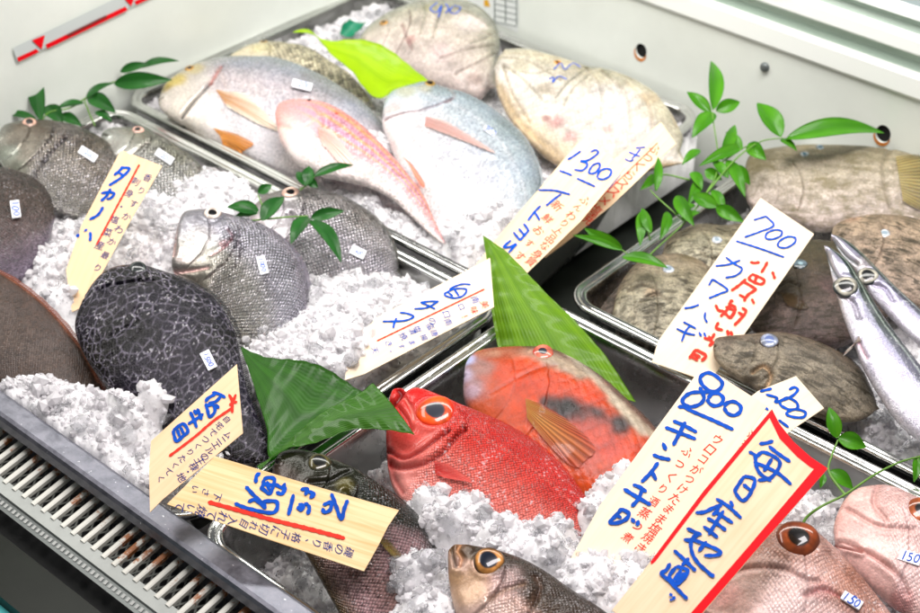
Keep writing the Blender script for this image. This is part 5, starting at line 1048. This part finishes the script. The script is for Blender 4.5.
sheet('broad_leaf', q4([(131,108),(145,200),(155,320),(170,410),(185,480),(215,560)]), q4([(131,108),(200,158),(270,228),(340,298),(400,352),(450,408),(500,468),(545,535),(600,620)]),
      Plane((560,400), -0.025, 0.55), M_BROAD, base=P(560,400,-0.025), label='tall pointed green leaf standing upright behind the parrotfish', cat='leaf', camber=-0.012)
q2 = lambda pts: c(200, 330, pts)
sheet('broad_leaf', q2([(120,48),(200,75),(300,95),(380,120),(440,150),(505,188),(540,215)]), q2([(122,50),(150,130),(178,215),(205,300),(215,385),(300,345),(400,310),(480,280)]),
      Plane((290,400), 0.030, 0.2), M_DARKLEAF, base=P(290,400,0.03), label='wide dark green leaf lying between the two front trays', cat='leaf', camber=0.004, wave=0.003)
sheet('broad_leaf', q2([(175,418),(230,375),(300,315),(400,240),(480,195),(530,160)]), q2([(185,430),(250,372),(330,352),(400,325),(465,302),(560,308),(658,322)]),
      Plane((330,430), 0.048, 0.35), M_FOLD, base=P(330,430,0.048), label='folded green leaf tip touching the mouth of the red alfonsino', cat='leaf', camber=-0.004, wave=0.002)
q1 = lambda pts: c(150, 0, pts)
sheet('broad_leaf', q1([(438,98),(482,84),(540,118),(640,125),(720,150),(800,200),(888,266)]), q1([(440,100),(500,112),(555,170),(620,215),(650,255),(700,300),(760,280),(888,268)]),
      Plane((360,62), 0.055, 0.35), M_LIME, base=P(360,62,0.055), label='bright yellow green leaf lying across the breams in the back tray', cat='leaf', camber=0.006, wave=0.004)
gp = fish_mat('green_plastic', 0.01, 0, 0, 0, 0.3, 0)
M_GP = simple('green_plastic_grass', '#0f7f5c', 0.3)
sheet('plastic_divider', c(300,0,[(140,120),(150,90),(175,65)],3.54), c(300,0,[(190,128),(215,100),(240,78)],3.54), Plane((350,28), 0.0, 0.5), M_GP, base=P(350,28,0), label='small dark green plastic leaf in the far corner of the back tray', cat='decoration')

# ------------------------------------------------------------------ leafy sprigs
def tube(pts, r, n=8):
    p = cr(np.array(pts), 8) if len(pts) > 2 else np.array(pts, float); tg = np.gradient(p, axis=0); tg /= np.linalg.norm(tg, axis=1)[:, None] + 1e-9
    a = np.cross(tg, [0.3, 0.2, 0.93]); a /= np.linalg.norm(a, axis=1)[:, None] + 1e-9; b = np.cross(tg, a); an = np.linspace(0, 2 * math.pi, n, endpoint=False)
    rr = r * np.linspace(1.0, 0.6, len(p)); V = p[:, None] + rr[:, None, None] * (np.cos(an)[None, :, None] * a[:, None] + np.sin(an)[None, :, None] * b[:, None])
    return V.reshape(-1, 3), gridfaces(len(p), n, True)
def sprig(label, h, stems, leaves, mat, group=None, toward=0.45, sr=0.0011):
    """stems: polylines of (px,py,height); leaves: (base x, y, tip x, y, width px, base height, tip height)"""
    b0 = stems[0][0]; root = thing('leafy_sprig', label, 'sprig', P(b0[0], b0[1], b0[2]), group)
    for st_ in stems:
        V, Fc = tube([P(x, y, z) for x, y, z in st_], sr); mk('stem', V, Fc, M_STEM, root)
    for i, lf in enumerate(leaves):
        bx, by, tx, ty, wpx, h0, h1 = lf[:7]; B0, T0 = P(bx, by, h0), P(tx, ty, h1); ax_ = T0 - B0; Ln = np.linalg.norm(ax_); ax_ /= Ln
        nn = _n(ZUP * (1 - toward) + _n(CAM - B0) * toward + RNG.normal(0, 0.22, 3)); sd = _n(np.cross(nn, ax_)); nn = np.cross(ax_, sd)
        nu, nv = 26, 11; u = np.linspace(0, 1, nu); W = wpx * 0.00112 / 2 * np.sin(math.pi * u ** 0.85) ** 0.8 * (1 - 0.25 * u); W[0] = W[-1] = 0.0003
        f = np.linspace(-1, 1, nv); cam_ = 0.10 * Ln * np.sin(math.pi * u) 
        V = B0 + (u * Ln)[:, None, None] * ax_ + (W[:, None] * f[None, :])[..., None] * sd + (cam_[:, None] + 0.28 * W[:, None] * (np.abs(f) ** 1.3)[None, :])[..., None] * nn
        V = V.reshape(-1, 3); uv = np.stack([np.repeat(u * Ln, nv), (W[:, None] * f[None, :]).ravel()], 1); g = gridfaces(nu, nv); n = len(V)
        idx = list(range(0, nv)) + [i2 * nv + nv - 1 for i2 in range(1, nu)] + [(nu - 1) * nv + j for j in range(nv - 2, -1, -1)] + [i2 * nv for i2 in range(nu - 2, 0, -1)]
        rim = np.array([[idx[a], idx[(a + 1) % len(idx)], idx[(a + 1) % len(idx)] + n, idx[a] + n] for a in range(len(idx))])
        mk('leaf', np.vstack([V, V - nn * 0.0003]), np.vstack([g, g[:, ::-1] + n, rim]), mat, root, True, np.vstack([uv, uv]))
    return root
hs = 0.05
sprig('bushy bright green sprig at the corner of the filefish tray', 0.03,
  [[(640,268,0.0),(655,250,0.02),(685,222,0.035),(705,195,0.05),(718,165,0.06),(712,112,0.085)], [(705,195,0.05),(735,160,0.065),(760,142,0.07),(783,138,0.075)], [(655,250,.02),(640,262,.015),(622,250,0.02)], [(685,222,.035),(660,200,.045),(650,190,.05)],
   [(690,180,.05),(662,175,.05),(655,190,.05)], [(718,165,.06),(740,150,.065),(748,146,.065)], [(650,240,.03),(643,210,.045)]],
  [(713,110,711,61,19,.085,.10),(711,113,687,92,14,.08,.09),(716,111,740,102,16,.08,.085),(714,113,692,138,19,.08,.07),(781,137,757,103,24,.075,.09),(786,139,884,133,27,.072,.06),
   (742,147,699,166,14,.065,.06),(748,144,766,160,17,.065,.06),(727,160,745,197,15,.06,.045),(692,172,702,190,13,.055,.05),(656,191,658,157,10,.05,.065),(780,140,797,151,12,.07,.06),
   (651,233,642,208,11,.04,.05),(717,207,692,195,16,.05,.05),(716,207,744,222,15,.045,.04),(676,196,694,226,15,.05,.04),(643,211,640,246,13,.045,.03),(622,257,668,268,15,.03,.03),
   (622,248,584,228,13,.03,.04),(622,250,573,235,9,.03,.035),(722,160,735,125,13,.06,.07),(728,178,712,160,12,.055,.06),(700,150,682,165,11,.06,.055),(700,180,688,205,12,.05,.04),(712,190,725,212,12,.05,.04),
   (682,220,700,212,11,.04,.04),(668,212,660,240,12,.04,.03),(705,170,722,180,13,.055,.05),(742,150,726,132,12,.065,.07),(736,165,750,185,12,.055,.04),(655,175,640,190,10,.05,.045),(695,205,675,215,11,.045,.04)], M_SPRIG)
sprig('thin curling green sprig over the steel rim beside the red bordered card', 0.03,
  [[(800,530,.012),(807,517,.02),(822,506,.03),(845,494.5,.035),(874,475,.035),(900,462,.03),(922,456,.025),(960,445,.02)], [(845,495,.035),(829,472,.04),(832,455,.045),(838,440,.05)], [(918,457,.025),(917,470,.02)]],
  [(837,438,829,407,13,.05,.065),(838,438,866,447,16,.05,.045),(838,440,856,441,10,.048,.045),(829,471,853,489,14,.04,.03),(824,474,820,488,6,.04,.035),(918,456,914,482,9,.025,.015)], M_SPRIG, sr=0.0013)
sprig('dark green sprig lying in the back left corner above the grey fish', 0.03,
  [[(95,126,.01),(88,110,.02),(86,98,.025),(105,85,.03),(130,78,.035)], [(86,98,.025),(70,108,.03),(50,112,.03),(42,120,.03)]],
  [(41,121,31,66,20,.03,.05),(36,119,4,114,10,.03,.03),(46,106,63,125,20,.03,.02),(84,103,56,109,11,.03,.03),(86,98,114,83,12,.03,.035),(88,96,116,113,20,.028,.02),(114,84,172,80,21,.032,.04),(140,68,179,61,13,.04,.045),(60,115,82,126,14,.02,.015),(95,112,112,122,13,.02,.012),(120,72,150,64,12,.035,.045)], M_SPRIGD)
sprig('small dark sprig lying on the two silver fish against the rim', 0.03,
  [[(240,222,.035),(267,219,.045),(290,217,.045),(308,216,.045)], [(300,190,.04),(308,184,.045),(316,175,.05)], [(267,219,.045),(262,205,.045),(258,195,.04)]],
  [(259,211,227,207,16,.04,.045),(258,213,234,217,9,.04,.035),(262,221,284,197,19,.045,.05),(258,193,272,185,11,.04,.045),(308,185,309,166,14,.045,.055),(314,176,353,165,11,.05,.05),(306,186,297,172,14,.045,.05),(308,180,318,188,10,.045,.04),
   (308,217,291,244,17,.045,.04),(311,218,344,211,13,.045,.05),(310,220,341,262,20,.045,.035)], M_SPRIGD)
